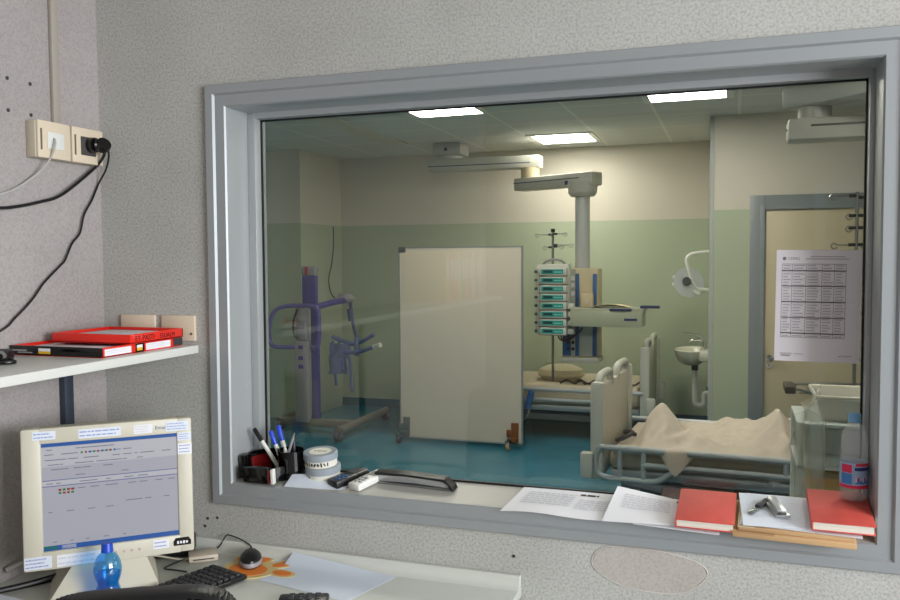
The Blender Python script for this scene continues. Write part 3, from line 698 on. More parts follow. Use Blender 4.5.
# --- sink and examination lamp on the side of the pier by the door
t = thing('wash_basin', 'small white wash basin on the wall behind the far bed', 'wash basin', (-0.19, 5.52, 0))
mb = MB()
prof = [(0.02, 0.665), (0.10, 0.655), (0.16, 0.69), (0.19, 0.745), (0.20, 0.785), (0.19, 0.79), (0.175, 0.78), (0.15, 0.72), (0.08, 0.69), (0.0, 0.685)]
mb.lathe([(0, 0.66)] + prof, (-0.17, 0, 0), seg=32, sx=0.75, sy=1.2); mb.b2(-0.10, 0, -0.22, 0.22, 0.70, 0.79, bev=0.02)
mb.build('bowl', ceramic, t)
mb = MB().cyl((-0.06, 0, 0.785), (-0.06, 0, 0.86), 0.018); mb.tube([(-0.06, 0, 0.85), (-0.10, 0, 0.875), (-0.17, 0, 0.865), (-0.18, 0, 0.84)], 0.010, smooth=3); mb.tube([(-0.06, 0, 0.86), (-0.12, 0.02, 0.915), (-0.24, 0.03, 0.93)], 0.007, smooth=3)
mb.build('tap', chrome, t)
mb = MB().cyl((-0.14, 0, 0.60), (-0.14, 0, 0.665), 0.03, mat=1); mb.tube([(-0.14, 0, 0.61), (-0.14, 0, 0.36), (-0.13, 0, 0.30), (-0.09, 0, 0.285), (-0.06, 0, 0.31), (-0.06, 0, 0.38), (-0.04, 0, 0.40), (0.0, 0, 0.40)], 0.022, smooth=4)
mb.build('waste_pipe', [white_plain, black_pl], t)
mb = MB().tube([(-0.02, 0.12, 0.70), (-0.02, 0.12, 0.42)], 0.008); mb.cyl((-0.025, 0.12, 0.40), (-0.025, 0.12, 0.44), 0.018); mb.build('supply_pipe', chrome, t)
t = thing('examination_lamp', 'white tubular examination lamp folded on the wall above the basin', 'lamp', (-0.19, 5.5, 0))
mb = MB().tube([(0.0, 0, 1.655), (-0.10, 0, 1.645), (-0.18, 0, 1.63), (-0.215, -0.01, 1.585), (-0.205, -0.02, 1.52), (-0.17, -0.02, 1.40), (-0.13, -0.02, 1.335), (-0.06, -0.02, 1.32), (0.0, 0, 1.32)], 0.016, smooth=5)
mb.build('arm', white_plain, t)
MB().b2(-0.02, 0.0, -0.04, 0.04, 1.28, 1.36, bev=0.006).b2(-0.02, 0.0, -0.04, 0.04, 1.615, 1.695, bev=0.006).build('wall_plate', white_plain, t)
hd = MB().lathe([(0, -0.05), (0.05, -0.045), (0.13, 0.0), (0.135, 0.02), (0.12, 0.02), (0, 0.01)], seg=28, mx=TR((-0.20, -0.03, 1.38), (PI / 2 - 0.25, 0, 0.35))).build('lamp_head', M('lamp_silver', (196, 200, 204), 0.35), t)
MB().cyl((-0.21, -0.10, 1.40), (-0.205, -0.03, 1.39), 0.034, mat=0).build('hub', dark_grey, hd)
mb = MB().cyl((-0.33, -0.05, 1.43), (-0.30, -0.05, 1.42), 0.02); mb.cyl((-0.33, -0.05, 1.36), (-0.30, -0.05, 1.37), 0.02); mb.box((-0.13, -0.06, 1.29), (0.07, 0.03, 0.035), (0, 0.5, 0), 0.01); mb.build('grip', white_plain, hd)

# --- trolley with bins right behind the glass
t = thing('drawer_trolley', 'clear plastic drawer trolley right behind the glass near the water bottle', 'trolley', (0.235, 1.3, 0))
mb = MB()
for x in (0.012, 0.488):
    for y in (0.012, 0.388): mb.b2(x - 0.012, x + 0.012, y - 0.012, y + 0.012, 0.07, 0.95, bev=0.003)
mb.build('post', M('trolley_white', (222, 226, 220), 0.4), t)
for z in (0.30, 0.52, 0.78, 0.945):
    MB().b2(0, 0.5, 0, 0.4, z, z + 0.014, bev=0.003).build('shelf_rim' if z > 0.9 else 'shelf', M('trolley_rim', (208, 218, 212), 0.35) if z == 0.945 else white_plain, t)
for z0, z1 in ((0.54, 0.77), (0.80, 0.94), (0.315, 0.51)):
    e = MB(); e.b2(0.03, 0.47, 0.004, 0.008, z0, z1); e.b2(0.03, 0.034, 0.008, 0.392, z0, z1); e.b2(0.466, 0.47, 0.008, 0.392, z0, z1)
    e.build('drawer', clear_plastic if z0 == 0.54 else frosted, t)
for x in (0.03, 0.47):
    for y in (0.03, 0.37): MB().cyl((x - 0.012, y, 0.035), (x + 0.012, y, 0.035), 0.035, bev=0.006).build('castor', rubber, t)
MB().b2(0.03, 0.47, 0.20, 0.39, 0.80, 0.94, bev=0.01).build('grey_liner', M('liner_grey', (150, 158, 150), 0.6), t)
o = tag(MB().b2(0.285, 0.70, 1.33, 1.62, 0.655, 0.742, bev=0.008).build('storage_box', yellow_pl, loc=(0.49, 1.47, 0.655)), 'yellow box inside the clear drawer trolley', 'box')
tag(MB().b2(0.285, 0.70, 1.33, 1.66, 0.534, 0.653, bev=0.008).build('storage_box', white_plain, loc=(0.49, 1.49, 0.534)), 'white box under the yellow one inside the clear trolley', 'box')
o = thing('plastic_bin', 'open grey plastic bin on top of the clear drawer trolley', 'bin', (0.51, 1.5, 0.959))
mb = MB(); P = [(-0.20, -0.15), (0.20, -0.15), (0.20, 0.15), (-0.20, 0.15)]
for k in range(4):
    a, b = P[k], P[(k + 1) % 4]
    A = [(a[0] * 0.92, a[1] * 0.92, 0.0), (b[0] * 0.92, b[1] * 0.92, 0.0), (b[0], b[1], 0.095), (a[0], a[1], 0.095)]
    B = [(p_[0] * 0.97, p_[1] * 0.97, p_[2] + 0.003) for p_ in A]
    mb.quad(*A); mb.quad(*B[::-1])
mb.quad(*[(x * 0.92, y * 0.92, 0.001) for x, y in P])
mb.build('bin_body', M('bin_grey', (214, 212, 202), 0.45), o)
MB().tube([(-0.205, -0.155, 0.095), (0.205, -0.155, 0.095), (0.205, 0.155, 0.095), (-0.205, 0.155, 0.095)], 0.009, closed=True, seg=8).build('bin_rim', M('bin_rim_m', (228, 222, 206), 0.45), o)
def bag(u_, v_):
    s_ = 0.5 + 0.5 * math.sin(PI * v_)
    x = 0.24 + 0.10 * u_ + 0.02 * math.sin(9 * v_ + 4 * u_); y = 1.285 + 0.30 * u_ * s_ * 0.6 - 0.015 * math.sin(6 * v_)
    z = 1.045 - 0.25 * v_ + 0.06 * u_ * (1 - v_) + 0.02 * N.noise(Vector((u_ * 7, v_ * 9, 1)))
    return (x, y, z)
o = thing('plastic_bag', 'crumpled translucent plastic bag over the corner of the trolley', 'plastic bag', (0, 0, 0))
mb = MB(); mb.grid(bag, 20, 34)
mb.grid(lambda u_, v_: (0.225 + 0.12 * u_ + 0.012 * math.sin(11 * u_), 1.278 - 0.012 * math.sin(8 * u_ + 5 * v_), 1.0 - 0.42 * v_ + 0.02 * math.sin(5 * u_)), 16, 30)
mb.build('film', bag_m, o)

# ================================================================== THINGS OF THE NEAR ROOM
# --- trunking, sockets, plates, screw holes
o = tag(MB().b2(NX0, NX0 + 0.014, -0.198, -0.172, 2.0, CH, bev=0.003).build('cable_duct', M('duct_grey', (164, 156, 146), 0.5), loc=(NX0, -0.185, 2.0)), 'slim grey cable duct running down the wall to the sockets', 'cable duct')
def socket_box(y0, y1, label, kind):
    t = thing('wall_socket', label, 'wall socket', (NX0, (y0 + y1) / 2, 1.95), group=None)
    w = y1 - y0
    MB().b2(0, 0.034, -w / 2, w / 2, -0.052, 0.052, bev=0.003).build('back_box', ivory_side, t)
    MB().b2(0.034, 0.042, -w / 2 + 0.004, w / 2 - 0.002, -0.052, 0.054, bev=0.003).build('face_plate', ivory_pl, t)
    MB().b2(0.041, 0.0432, -w / 2 + 0.012, -w / 2 + 0.018, -0.03, 0.03).build('groove', M('groove_dark', (110, 100, 86), 0.7), t)
    if kind == 'data': MB().b2(0.042, 0.046, -0.028, 0.034, -0.025, 0.023, bev=0.002).build('insert', white_plain, t)
    else: MB().b2(0.042, 0.046, -0.03, 0.03, -0.028, 0.028, bev=0.002).build('insert', M('socket_grey', (70, 68, 66), 0.5), t)
    return t
socket_box(-0.292, -0.165, 'ivory data socket box with a white cable plugged in', 'data')
socket_box(-0.163, -0.030, 'ivory power socket box with a black plug, in the room corner', 'power')
o = thing('power_plug', 'black power plug in the socket by the room corner', 'plug', (NX0 + 0.046, -0.088, 1.955))
MB().cyl((0, 0, 0), (0.018, 0, 0), 0.024, 0.022, mat=0).cyl((0.018, 0, 0), (0.034, 0.010, 0), 0.020, 0.012).build('plug_body', black_pl, o)
MB().lathe([(0, -0.012), (0.021, -0.012), (0.024, 0.0), (0.021, 0.012), (0, 0.012)], seg=20, mx=TR((0.034, 0.012, -0.001), (0.3, 1.0, 0))).build('plug_grip', black_gl, o)
tag(MB().tube([(-1.828, -0.069, 1.952), (-1.840, -0.062, 1.926), (-1.868, -0.053, 1.903), (-1.885, -0.051, 1.891), (-1.885, -0.136, 1.831), (-1.885, -0.204, 1.791), (-1.885, -0.271, 1.772), (-1.885, -0.342, 1.756), (-1.885, -0.409, 1.747), (-1.885, -0.532, 1.745)], 0.0046, smooth=6).build('power_cable', black_pl), 'thick black power cable drooping from the plug across the wall', 'cable')
tag(MB().tube([(-1.824, -0.066, 1.952), (-1.828, -0.054, 1.926), (-1.862, -0.030, 1.886), (-1.898, -0.021, 1.847), (-1.898, -0.053, 1.792), (-1.898, -0.088, 1.744), (-1.898, -0.107, 1.688), (-1.898, -0.141, 1.654), (-1.898, -0.170, 1.605), (-1.898, -0.190, 1.588), (-1.898, -0.253, 1.539), (-1.898, -0.298, 1.492), (-1.898, -0.359, 1.444), (-1.898, -0.410, 1.412), (-1.88, -0.62, 1.352)], 0.0030, smooth=5).build('power_cable', black_pl), 'thin wavy black cable falling from the plug to the shelf', 'cable')
tag(MB().tube([(-1.862, -0.235, 1.955), (-1.85, -0.245, 1.935), (-1.87, -0.25, 1.89), (-1.89, -0.29, 1.84), (-1.898, -0.38, 1.79), (-1.90, -0.52, 1.76), (-1.90, -0.7, 1.75)], 0.003, smooth=6).build('data_cable', M('cable_pale', (178, 176, 172), 0.5)), 'thin white data cable drooping from its socket', 'cable')
MB_pl = []
for x0, x1, lb in ((-1.838, -1.708, 'ivory blanking plate beside the room corner above the shelf'), (-1.684, -1.561, 'ivory blanking plate beside the window frame above the shelf')):
    t = thing('blanking_plate', lb, 'wall plate', ((x0 + x1) / 2, 0, 1.397), group=None)
    w = (x1 - x0) / 2
    MB().b2(-w, w, -0.010, 0, -0.042, 0.036, bev=0.003).build('plate', ivory_pl, t)
    for sx in (-1, 1): MB().cyl((sx * w * 0.8, -0.0115, -0.02), (sx * w * 0.8, -0.009, -0.02), 0.004, seg=10).build('screw', M('screw_dark', (110, 96, 80), 0.5), t)
hole = M('wall_hole', (66, 62, 58), 0.9)
for i, (y, z) in enumerate(((-0.349, 2.109), (-0.27, 2.108), (-0.349, 2.021), (-0.27, 2.02))):
    tag(MB().cyl((NX0 - 0.001, y, z), (NX0 + 0.0015, y, z), 0.0055, seg=10).build('screw_hole', hole, loc=(NX0, y, z)), '%s screw hole of the four above the data socket' % ['upper outer', 'upper inner', 'lower outer', 'lower inner'][i], 'hole', group='screw holes above the sockets')
for i, (x, z) in enumerate(((-1.50, 0.81), (-1.535, 0.805), (-1.545, 0.78), (-0.56, 0.795))):
    tag(MB().cyl((x, -0.0015, z), (x, 0.001, z), 0.0045, seg=10).build('screw_hole', hole, loc=(x, 0, z)), ['dark screw hole just under the window frame corner', 'dark screw hole beside the monitor edge below the window', 'lowest dark screw hole beside the monitor edge', 'chipped screw hole in the wall beyond the end of the desk'][i], 'hole', group='screw holes below the window')
# bare filler patch below the window
pts = [(-0.348, 0.80), (-0.335, 0.835), (-0.29, 0.852), (-0.20, 0.853), (-0.12, 0.843), (-0.07, 0.825), (-0.058, 0.80), (-0.09, 0.765), (-0.14, 0.745), (-0.20, 0.742), (-0.27, 0.75), (-0.32, 0.772)]
mb = MB(); mb.prism([(x, z) for x, z in pts], 0.0016, Matrix(((1, 0, 0, 0), (0, 0, -1, 0), (0, 1, 0, 0), (0, 0, 0, 1))))
pt = struct(mb.build('wall_patch', plaster_patch, smooth=False))
MB().tube([(x, -0.001, z) for x, z in pts], 0.0013, closed=True, smooth=4, seg=6).build('patch_edge', M('patch_rim', (206, 198, 190), 0.8), pt)

# --- wall shelf
t = thing('wall_shelf', 'long white wall shelf carrying the red trays above the monitor', 'shelf', (NX0, 0, 1.318))
MB().b2(0, 0.357, -3.2, -0.002, 0, 0.025, bev=0.003).build('board', shelf_m, t)
for y in (-0.178, -1.6):
    MB().b2(0, 0.022, y - 0.018, y + 0.018, -0.565, 0.0, bev=0.002).build('upright', post_m, t)
    MB().prism([(0.0, 0.0), (0.12, 0.0), (0.12, -0.008), (0.022, -0.03), (0.0, -0.03)], 0.004, TR((0, y + 0.002, 0), (PI / 2, 0, 0))).build('bracket', post_m, t)
# red trays
def tray(name, label, x0, x1, y0, y1, z0, h, front, side, extra):
    t = thing(name, label, 'letter tray', ((x0 + x1) / 2, (y0 + y1) / 2, z0), group=None)
    W, D = (x1 - x0) / 2, (y1 - y0) / 2
    MB().b2(-W, W, -D, D, 0, 0.003).build('tray_floor', red_in, t)
    MB().b2(-W, W, -D, -D + 0.006, 0.0, h, bev=0.001).build('front_wall', front, t)
    MB().b2(W - 0.006, W, -D + 0.006, D, 0.0, h, bev=0.001).build('end_wall', side, t)
    MB().b2(-W, W, D - 0.006, D, 0.003, h, bev=0.001).b2(-W, -W + 0.006, -D + 0.006, D - 0.006, 0.003, h, bev=0.001).build('back_wall', red_pl, t)
    return t, W, D
t, W, D = tray('letter_tray', 'red letter tray with a black front, at the outer end of the shelf group', -1.905, -1.590, -0.374, -0.205, 1.343, 0.027, black_gl, red_pl, None)
e = MB().b2(W - 0.002, W + 0.0008, -D + 0.012, -D + 0.115, 0.004, 0.022); ink_lines(e, TR((W + 0.0009, -D + 0.012, 0.004), (PI / 2, 0, PI / 2)), 0.004, 0.095, 0.004, 0.014, 2, 1); e.build('label_strip', [paper_m, ink], t)
MB().b2(W - 0.002, W + 0.0012, D - 0.036, D - 0.001, 0.001, 0.026).build('clip_end', black_gl, t)
e = MB().b2(W, W + 0.0018, D - 0.032, D - 0.009, 0.006, 0.014, mat=0).b2(W, W + 0.0018, D - 0.032, D - 0.009, 0.014, 0.022, mat=1); e.build('price_tag', [yellow_pl, paper_m], t)
e = MB().b2(-0.055, -0.015, -D - 0.0008, -D + 0.001, 0.006, 0.013, mat=0).b2(-0.055, -0.015, -D - 0.0008, -D + 0.001, 0.013, 0.021, mat=1); e.build('price_tag', [yellow_pl, paper_m], t)
e = MB().b2(-W + 0.01, -W + 0.06, -D - 0.0006, -D + 0.001, 0.012, 0.016); e.b2(-W + 0.03, -W + 0.08, -D - 0.0006, -D + 0.001, 0.007, 0.010); e.build('lettering', hoist_grey, t)
tag(MB().b2(-1.89, -1.605, -0.362, -0.217, 1.3465, 1.362, bev=0.001).build('paper_stack', paper_m, loc=(-1.75, -0.29, 1.3465)), 'white papers lying in the black-fronted red tray', 'papers')
t = thing('box_file', 'flat red box file with white spine labels under the written red tray', 'box file', (-1.745, -0.12, 1.343))
MB().b2(-0.155, 0.155, -0.082, 0.085, 0.0, 0.026, bev=0.002).build('body', red_pl, t)
e = MB().b2(0.1545, 0.1562, -0.078, 0.03, 0.004, 0.023); ink_lines(e, TR((0.1563, -0.078, 0.004), (PI / 2, 0, PI / 2)), 0.004, 0.10, 0.002, 0.017, 3, 1); e.build('label_strip', [paper_m, ink], t)
MB().b2(0.14, 0.1566, 0.045, 0.086, 0.003, 0.0255).build('corner_cap', dark_grey, t)
t, W, D = tray('letter_tray', 'red letter tray with black handwriting, topmost on the shelf', -1.860, -1.585, -0.268, -0.035, 1.3705, 0.026, red_pl, red_pl, None)
e = MB().text('ET-PASTI', 0.021, TR((W + 0.0006, -D + 0.02, 0.006), (PI / 2, 0, PI / 2)), ext=0.0003); e.text('ESUALM', 0.019, TR((W + 0.0006, -D + 0.125, 0.006), (PI / 2, 0, PI / 2)), ext=0.0003); e.build('handwriting', ink_black, t)
tag(MB().b2(-1.845, -1.60, -0.255, -0.05, 1.374, 1.388, bev=0.001).build('paper_stack', paper_m, loc=(-1.72, -0.15, 1.374)), 'white papers lying in the written red tray', 'papers')
o = thing('webcam', 'small black webcam with silver lens ring lying on the shelf', 'webcam', (-1.80, -0.52, 1.343), 0.3)
MB().box((0, 0, 0.017), (0.09, 0.045, 0.034), bev=0.012).build('body', black_pl, o)
MB().lathe([(0.007, 0), (0.014, 0), (0.014, 0.006), (0.007, 0.006), (0.007, 0)], seg=20, mx=TR((0.03, -0.022, 0.018), (PI / 2, 0, 0.2))).build('lens_ring', chrome, o)
MB().tube([(0.0, -0.03, 0.006), (0.05, -0.06, 0.006), (0.075, -0.04, 0.006), (0.05, -0.015, 0.006)], 0.005, smooth=5).build('cord', black_pl, o)
# binders further along the shelf (mirrored in the glass)
names = ['yellow', 'red', 'orange', 'green', 'blue', 'white']
for i, k in enumerate((0, 1, 2, 0, 3, 2, 1, 5, 4, 0)):
    y = -2.25 - 0.075 * i
    if i == 0:
        t = thing('ring_binder', '', 'binder', (0, 0, 0), group='ring binders on the wall shelf'); bnd = t
        MB().b2(0, 0.27, -0.033, 0.033, 0, 0.31, bev=0.004).build('cover', binder_cols[k], t)
        MB().b2(0.27, 0.272, -0.022, 0.022, 0.13, 0.26).build('spine_label', paper_m, t)
    else:
        t = copy_tree(bnd)
        for ch in [c for c in bpy.data.objects if c.parent == t and c.name.startswith('cover')]:
            ch.data = ch.data.copy(); ch.data.materials[0] = binder_cols[k]
    t.location = (NX0 + 0.01, y, 1.343)
    t['label'] = 'upright %s ring binder, %s in the row on the wall shelf' % (names[k], ['first', 'second', 'third', 'fourth', 'fifth', 'sixth', 'seventh', 'eighth', 'ninth', 'last'][i])

# --- desk
DZ = 0.715
t = thing('desk', 'long pale laminate desk with a raised back edge under the window', 'desk', (0, 0, 0))
DX1 = -0.537
MB().b2(NX0 + 0.002, DX1, -0.78, -0.003, DZ - 0.028, DZ, bev=0.004).build('desk_top', desk_m, t)
prof = [(-0.003, DZ), (-0.003, DZ + 0.032), (-0.018, DZ + 0.034), (-0.022, DZ + 0.030), (-0.024, DZ + 0.014), (-0.030, DZ + 0.005), (-0.042, DZ)]
MB().prism(prof, DX1 - NX0 - 0.004, TR((NX0 + 0.002, 0, 0)) @ Matrix(((0, 0, 1, 0), (1, 0, 0, 0), (0, 1, 0, 0), (0, 0, 0, 1)))).build('upstand', desk_m, t)
MB().b2(DX1 - 0.03, DX1 - 0.002, -0.76, -0.03, 0, DZ - 0.028, bev=0.002).build('side_panel', desk_m, t)
MB().b2(NX0 + 0.004, NX0 + 0.03, -0.76, -0.03, 0, DZ - 0.028, bev=0.002).build('side_panel', desk_m, t)
MB().b2(NX0 + 0.03, DX1 - 0.03, -0.06, -0.04, 0.3, DZ - 0.028).build('modesty_panel', desk_m, t)

# --- monitor
MA = math.atan2(0.285, 0.318)
t = thing('computer_monitor', 'beige flat computer monitor covered in small stickers on the desk', 'monitor', (-1.585, -0.36, DZ), MA)
ZB = 0.078; WW, HH = 0.426, 0.372
def mz(z): return ZB + z
tilt = Matrix.Translation((0, 0, ZB)) @ Matrix.Rotation(math.radians(-2.5), 4, 'X')
def tb(mb): mb.v = [tilt @ v for v in mb.v]; return mb
sx0, sx1, sz0, sz1 = -0.213 + 0.048, 0.213 - 0.040, 0.048, HH - 0.041
e = MB()
e.b2(-WW / 2, sx0, -0.012, 0.04, 0, HH, bev=0.006); e.b2(sx1, WW / 2, -0.012, 0.04, 0, HH, bev=0.006)
e.b2(sx0 - 0.004, sx1 + 0.004, -0.0119, 0.04, 0, sz0, bev=0.003); e.b2(sx0 - 0.004, sx1 + 0.004, -0.0119, 0.04, sz1, HH, bev=0.003)
e.box((0, 0.055, HH / 2), (WW - 0.05, 0.05, HH - 0.06), bev=0.02)
tb(e).build('bezel', beige_pl, t)
scr_bg = EM('screen_grey', (186, 187, 198), 0.62); scr_bg2 = EM('screen_grey_band', (196, 196, 204), 0.62)
scr_blue = EM('screen_blue', (54, 104, 186), 0.55); scr_green = EM('screen_green', (60, 150, 70), 0.45); scr_ink = EM('screen_ink', (138, 140, 160), 0.55); scr_red = EM('screen_red', (190, 70, 50), 0.4); scr_line = EM('screen_rule', (120, 130, 180), 0.55)
scr_pale = EM('screen_white', (204, 204, 212), 0.62)
e = MB().b2(sx0 - 0.002, sx1 + 0.002, -0.004, 0.03, sz0 - 0.002, sz1 + 0.002, mat=0)
SWd, SHt = sx1 - sx0, sz1 - sz0
def ui(x0, x1, y0, y1, mat, lift=0.0005):  # fractions, y from the top
    e.quad((sx0 + x0 * SWd, -0.004 - lift, sz1 - y1 * SHt), (sx0 + x1 * SWd, -0.004 - lift, sz1 - y1 * SHt), (sx0 + x1 * SWd, -0.004 - lift, sz1 - y0 * SHt), (sx0 + x0 * SWd, -0.004 - lift, sz1 - y0 * SHt), mat)
ui(0, 1, 0, 0.035, 1); ui(0, 1, 0.955, 1, 1); ui(0, 0.10, 0.955, 1, 2); ui(0.13, 0.23, 0.96, 0.995, 7)
ui(0, 1, 0.04, 0.22, 7, 0.0003); ui(0, 1, 0.235, 0.33, 0, 0.0003); ui(0, 1, 0.345, 0.352, 4); ui(0, 1, 0.355, 0.395, 7, 0.0003); ui(0, 1, 0.40, 0.407, 4)
rq = random.Random(5)
for yy, n, x1 in ((0.06, 8, 0.5), (0.105, 14, 0.6), (0.155, 22, 0.95), (0.20, 14, 0.7), (0.245, 8, 0.45), (0.31, 3, 0.6), (0.375, 12, 0.9), (0.435, 10, 0.95), (0.60, 6, 0.95), (0.64, 4, 0.7), (0.92, 6, 0.9)):
    for k in range(n):
        xa = rq.uniform(0.02, x1); ui(xa, min(0.98, xa + rq.uniform(0.02, 0.07)), yy, yy + 0.008, 3, 0.0008)
for k in range(9): ui(0.28 + 0.03 * k, 0.295 + 0.03 * k, 0.10, 0.118, [2, 5, 1][k % 3], 0.0009)
for k in range(4): ui(0.115 + 0.03 * k, 0.135 + 0.03 * k, 0.432, 0.452, [5, 2, 5, 5][k], 0.001); ui(0.115 + 0.03 * k, 0.135 + 0.03 * k, 0.462, 0.480, [2, 5, 5, 2][k], 0.001)
tb(e).build('display', [scr_bg, scr_blue, scr_green, scr_ink, scr_line, scr_red, scr_bg2, scr_pale], t, smooth=False)
def sticker(x0, x1, z0, z1, rows, seed, mat=paper_cool, inkm=ink_blue):
    q = MB().b2(x0, x1, -0.0128, -0.0115, z0, z1)
    ink_lines(q, TR((x0, -0.0129, z0), (PI / 2, 0, 0)), 0.003, x1 - x0 - 0.003, 0.002, z1 - z0 - 0.002, rows, 1, seed=seed, z=0.0003)
    tb(q).build('sticker', [mat, inkm], t)
H_ = HH
sticker(-0.185, -0.130, H_ - 0.030, H_ - 0.008, 2, 1); sticker(-0.075, 0.030, H_ - 0.034, H_ - 0.010, 2, 2)
sticker(0.062, 0.110, H_ - 0.034, H_ - 0.010, 3, 3, paper_m, ink); sticker(0.145, 0.205, H_ - 0.034, H_ - 0.008, 3, 4)
sticker(0.175, 0.211, H_ - 0.062, H_ - 0.040, 3, 5); sticker(0.175, 0.212, H_ - 0.100, H_ - 0.070, 3, 6, paper_m)
sticker(-0.211, -0.146, 0.006, 0.038, 3, 7); sticker(-0.134, -0.018, 0.005, 0.036, 2, 8, paper_m, ink); sticker(0.105, 0.146, 0.018, 0.042, 2, 9, paper_m)
q = MB().text('Email', 0.014, TR((0.117, -0.0122, H_ - 0.026), (PI / 2, 0, 0))); tb(q).build('lettering', ink_navy, t)
q = MB().prism([(0.158 + dx, 0.020 + dz) for dx, dz in ((0, 0), (0.046, 0), (0.046, 0.012), (0.040, 0.021), (0.006, 0.021), (0, 0.012))], 0.0015, TR((0, -0.0118, 0), (PI / 2, 0, 0))); [q.box((0.1695 + 0.0078 * k, -0.0136, 0.0285), (0.0052, 0.0006, 0.0080 - 0.0014 * (k % 2)), (0, 0.12 * (k % 3), 0), mat=1) for k in range(4)]; tb(q).build('maker_badge', [black_gl, paper_m], t)
q = MB()
for k in range(5): q.cyl((-0.01 + 0.02 * k, -0.0135, 0.024), (-0.01 + 0.02 * k, -0.0115, 0.024), 0.0035, seg=10)
tb(q).build('button', M('button_pinkish', (196, 168, 152), 0.5), t)
# base: sloping plinth
bm_ = MB(); lo = [(-0.155, -0.055), (0.118, -0.055), (0.118, 0.17), (-0.155, 0.17)]; hi = [(-0.095, -0.005), (0.085, -0.005), (0.085, 0.11), (-0.095, 0.11)]
for k in range(4):
    k2 = (k + 1) % 4
    bm_.quad((*lo[k], 0.006), (*lo[k2], 0.006), (*hi[k2], 0.085), (*hi[k], 0.085)); bm_.quad((*lo[k], 0), (*lo[k2], 0), (*lo[k2], 0.006), (*lo[k], 0.006))
bm_.quad(*[(x, y, 0.085) for x, y in hi]); bm_.quad(*[(x, y, 0) for x, y in lo][::-1])
bm_.build('base', beige_pl, t); MB().b2(-0.06, 0.05, 0.02, 0.085, 0.08, 0.28, bev=0.015).build('stand_neck', beige_pl, t)

# --- blue drinking bottle
def bottle(name, label, loc, prof, capz, rcap, capm, bodym, ribs=0):
    t = thing(name, label, 'bottle', loc)
    MB().lathe(prof, seg=36).build('bottle_body', bodym, t, sharp=60)
    MB().lathe([(0, capz), (rcap * 1.05, capz), (rcap * 1.05, capz + 0.003), (rcap, capz + 0.005), (rcap * 0.97, capz + 0.020), (rcap * 0.9, capz + 0.023), (0, capz + 0.023)], seg=28).build('cap', capm, t)
    return t
t = bottle('drinking_bottle', 'small blue plastic water bottle standing before the monitor', (-1.525, -0.445, DZ), [(0, 0.004), (0.022, 0.002), (0.030, 0.008), (0.032, 0.02), (0.032, 0.032), (0.030, 0.042), (0.0265, 0.052), (0.0275, 0.060), (0.0320, 0.072), (0.0345, 0.086), (0.0345, 0.098), (0.031, 0.114), (0.0245, 0.127), (0.016, 0.135), (0.0125, 0.138), (0.0125, 0.152), (0, 0.152)], 0.138, 0.0145, blue_cap, blue_bottle)
MB().lathe([(0, 0.006), (0.028, 0.010), (0.030, 0.030), (0.0250, 0.052), (0.0255, 0.060), (0.0305, 0.072), (0.0320, 0.082), (0, 0.082)], seg=32).build('water', blue_water, t, sharp=60)

# --- keyboard, mouse, mat, card reader, speaker, phone
t = thing('computer_keyboard', 'black computer keyboard lying partly behind the chair back', 'keyboard', (-1.40, -0.275, DZ), math.radians(-42))
# local x along the key rows; its far right end shows beside the chair
t.location = (-1.388, -0.352, DZ); t.rotation_euler = (0, 0, math.radians(73))
MB().b2(-0.185, 0.185, -0.068, 0.068, 0.003, 0.016, bev=0.005).build('case', black_pl, t)
key_m = M('key_black', (34, 34, 37), 0.45)
e = MB()
for r_ in range(6):
    for c in range(17):
        if r_ == 5 and 3 < c < 9: continue
        x = -0.176 + c * 0.0206; y = 0.053 - r_ * 0.0210
        e.box((x + 0.007, y, 0.0195), (0.0165, 0.0175, 0.008), bev=0.0025)
e.box((-0.176 + 6 * 0.0206 + 0.007, 0.053 - 5 * 0.0210, 0.0195), (0.10, 0.0175, 0.008), bev=0.0025)
k_ = e.build('keys', key_m, t); k_['kind'] = 'stuff'
t = thing('mouse_mat', 'orange and straw paw-shaped mouse mat under the black mouse', 'mouse mat', (-1.285, -0.105, DZ), math.radians(-8))
blob = lambda cx, cy, rx, ry, n=20, rot=0.0: [(cx + rx * math.cos(2 * PI * k / n) * math.cos(rot) - ry * math.sin(2 * PI * k / n) * math.sin(rot), cy + rx * math.cos(2 * PI * k / n) * math.sin(rot) + ry * math.sin(2 * PI * k / n) * math.cos(rot)) for k in range(n)]
e = MB(); e.prism(blob(-0.02, -0.02, 0.085, 0.07), 0.003, TR((0, 0, 0)))
TO = ((-0.085, 0.03, 0.035, 0.03, 2.6), (-0.03, 0.055, 0.038, 0.028, 1.9), (0.045, 0.045, 0.045, 0.026, 0.9), (0.085, -0.01, 0.045, 0.025, 0.0))
for cx, cy, rx, ry, ro in TO: e.prism(blob(cx, cy, rx, ry, rot=ro), 0.0028, TR((0, 0, 0)))
e.build('mat_base', mat_yellow, t)
e = MB(); e.prism(blob(-0.02, -0.03, 0.06, 0.045), 0.0006, TR((0, 0, 0.003)))
for cx, cy, rx, ry, ro in TO: e.prism(blob(cx, cy, rx * 0.68, ry * 0.68, rot=ro), 0.0006, TR((0, 0, 0.0029)))
e.build('paw_print', orange_m, t)
t = thing('computer_mouse', 'black computer mouse on the orange mat', 'mouse', (-1.328, -0.088, DZ + 0.004), math.radians(30))
e = MB().lathe([(0, 0), (0.030, 0.0), (0.033, 0.008), (0.030, 0.022), (0.018, 0.034), (0, 0.038)], seg=28, sy=1.75); e.build('shell', black_pl, t)
MB().lathe([(0.0328, 0.004), (0.0338, 0.008), (0.0318, 0.016), (0.030, 0.016)], seg=28, sy=1.75).build('side_band', hoist_grey, t)
MB().cyl((-0.003, 0.03, 0.028), (0.003, 0.03, 0.028), 0.009, seg=14).build('scroll_wheel', dark_grey, t)
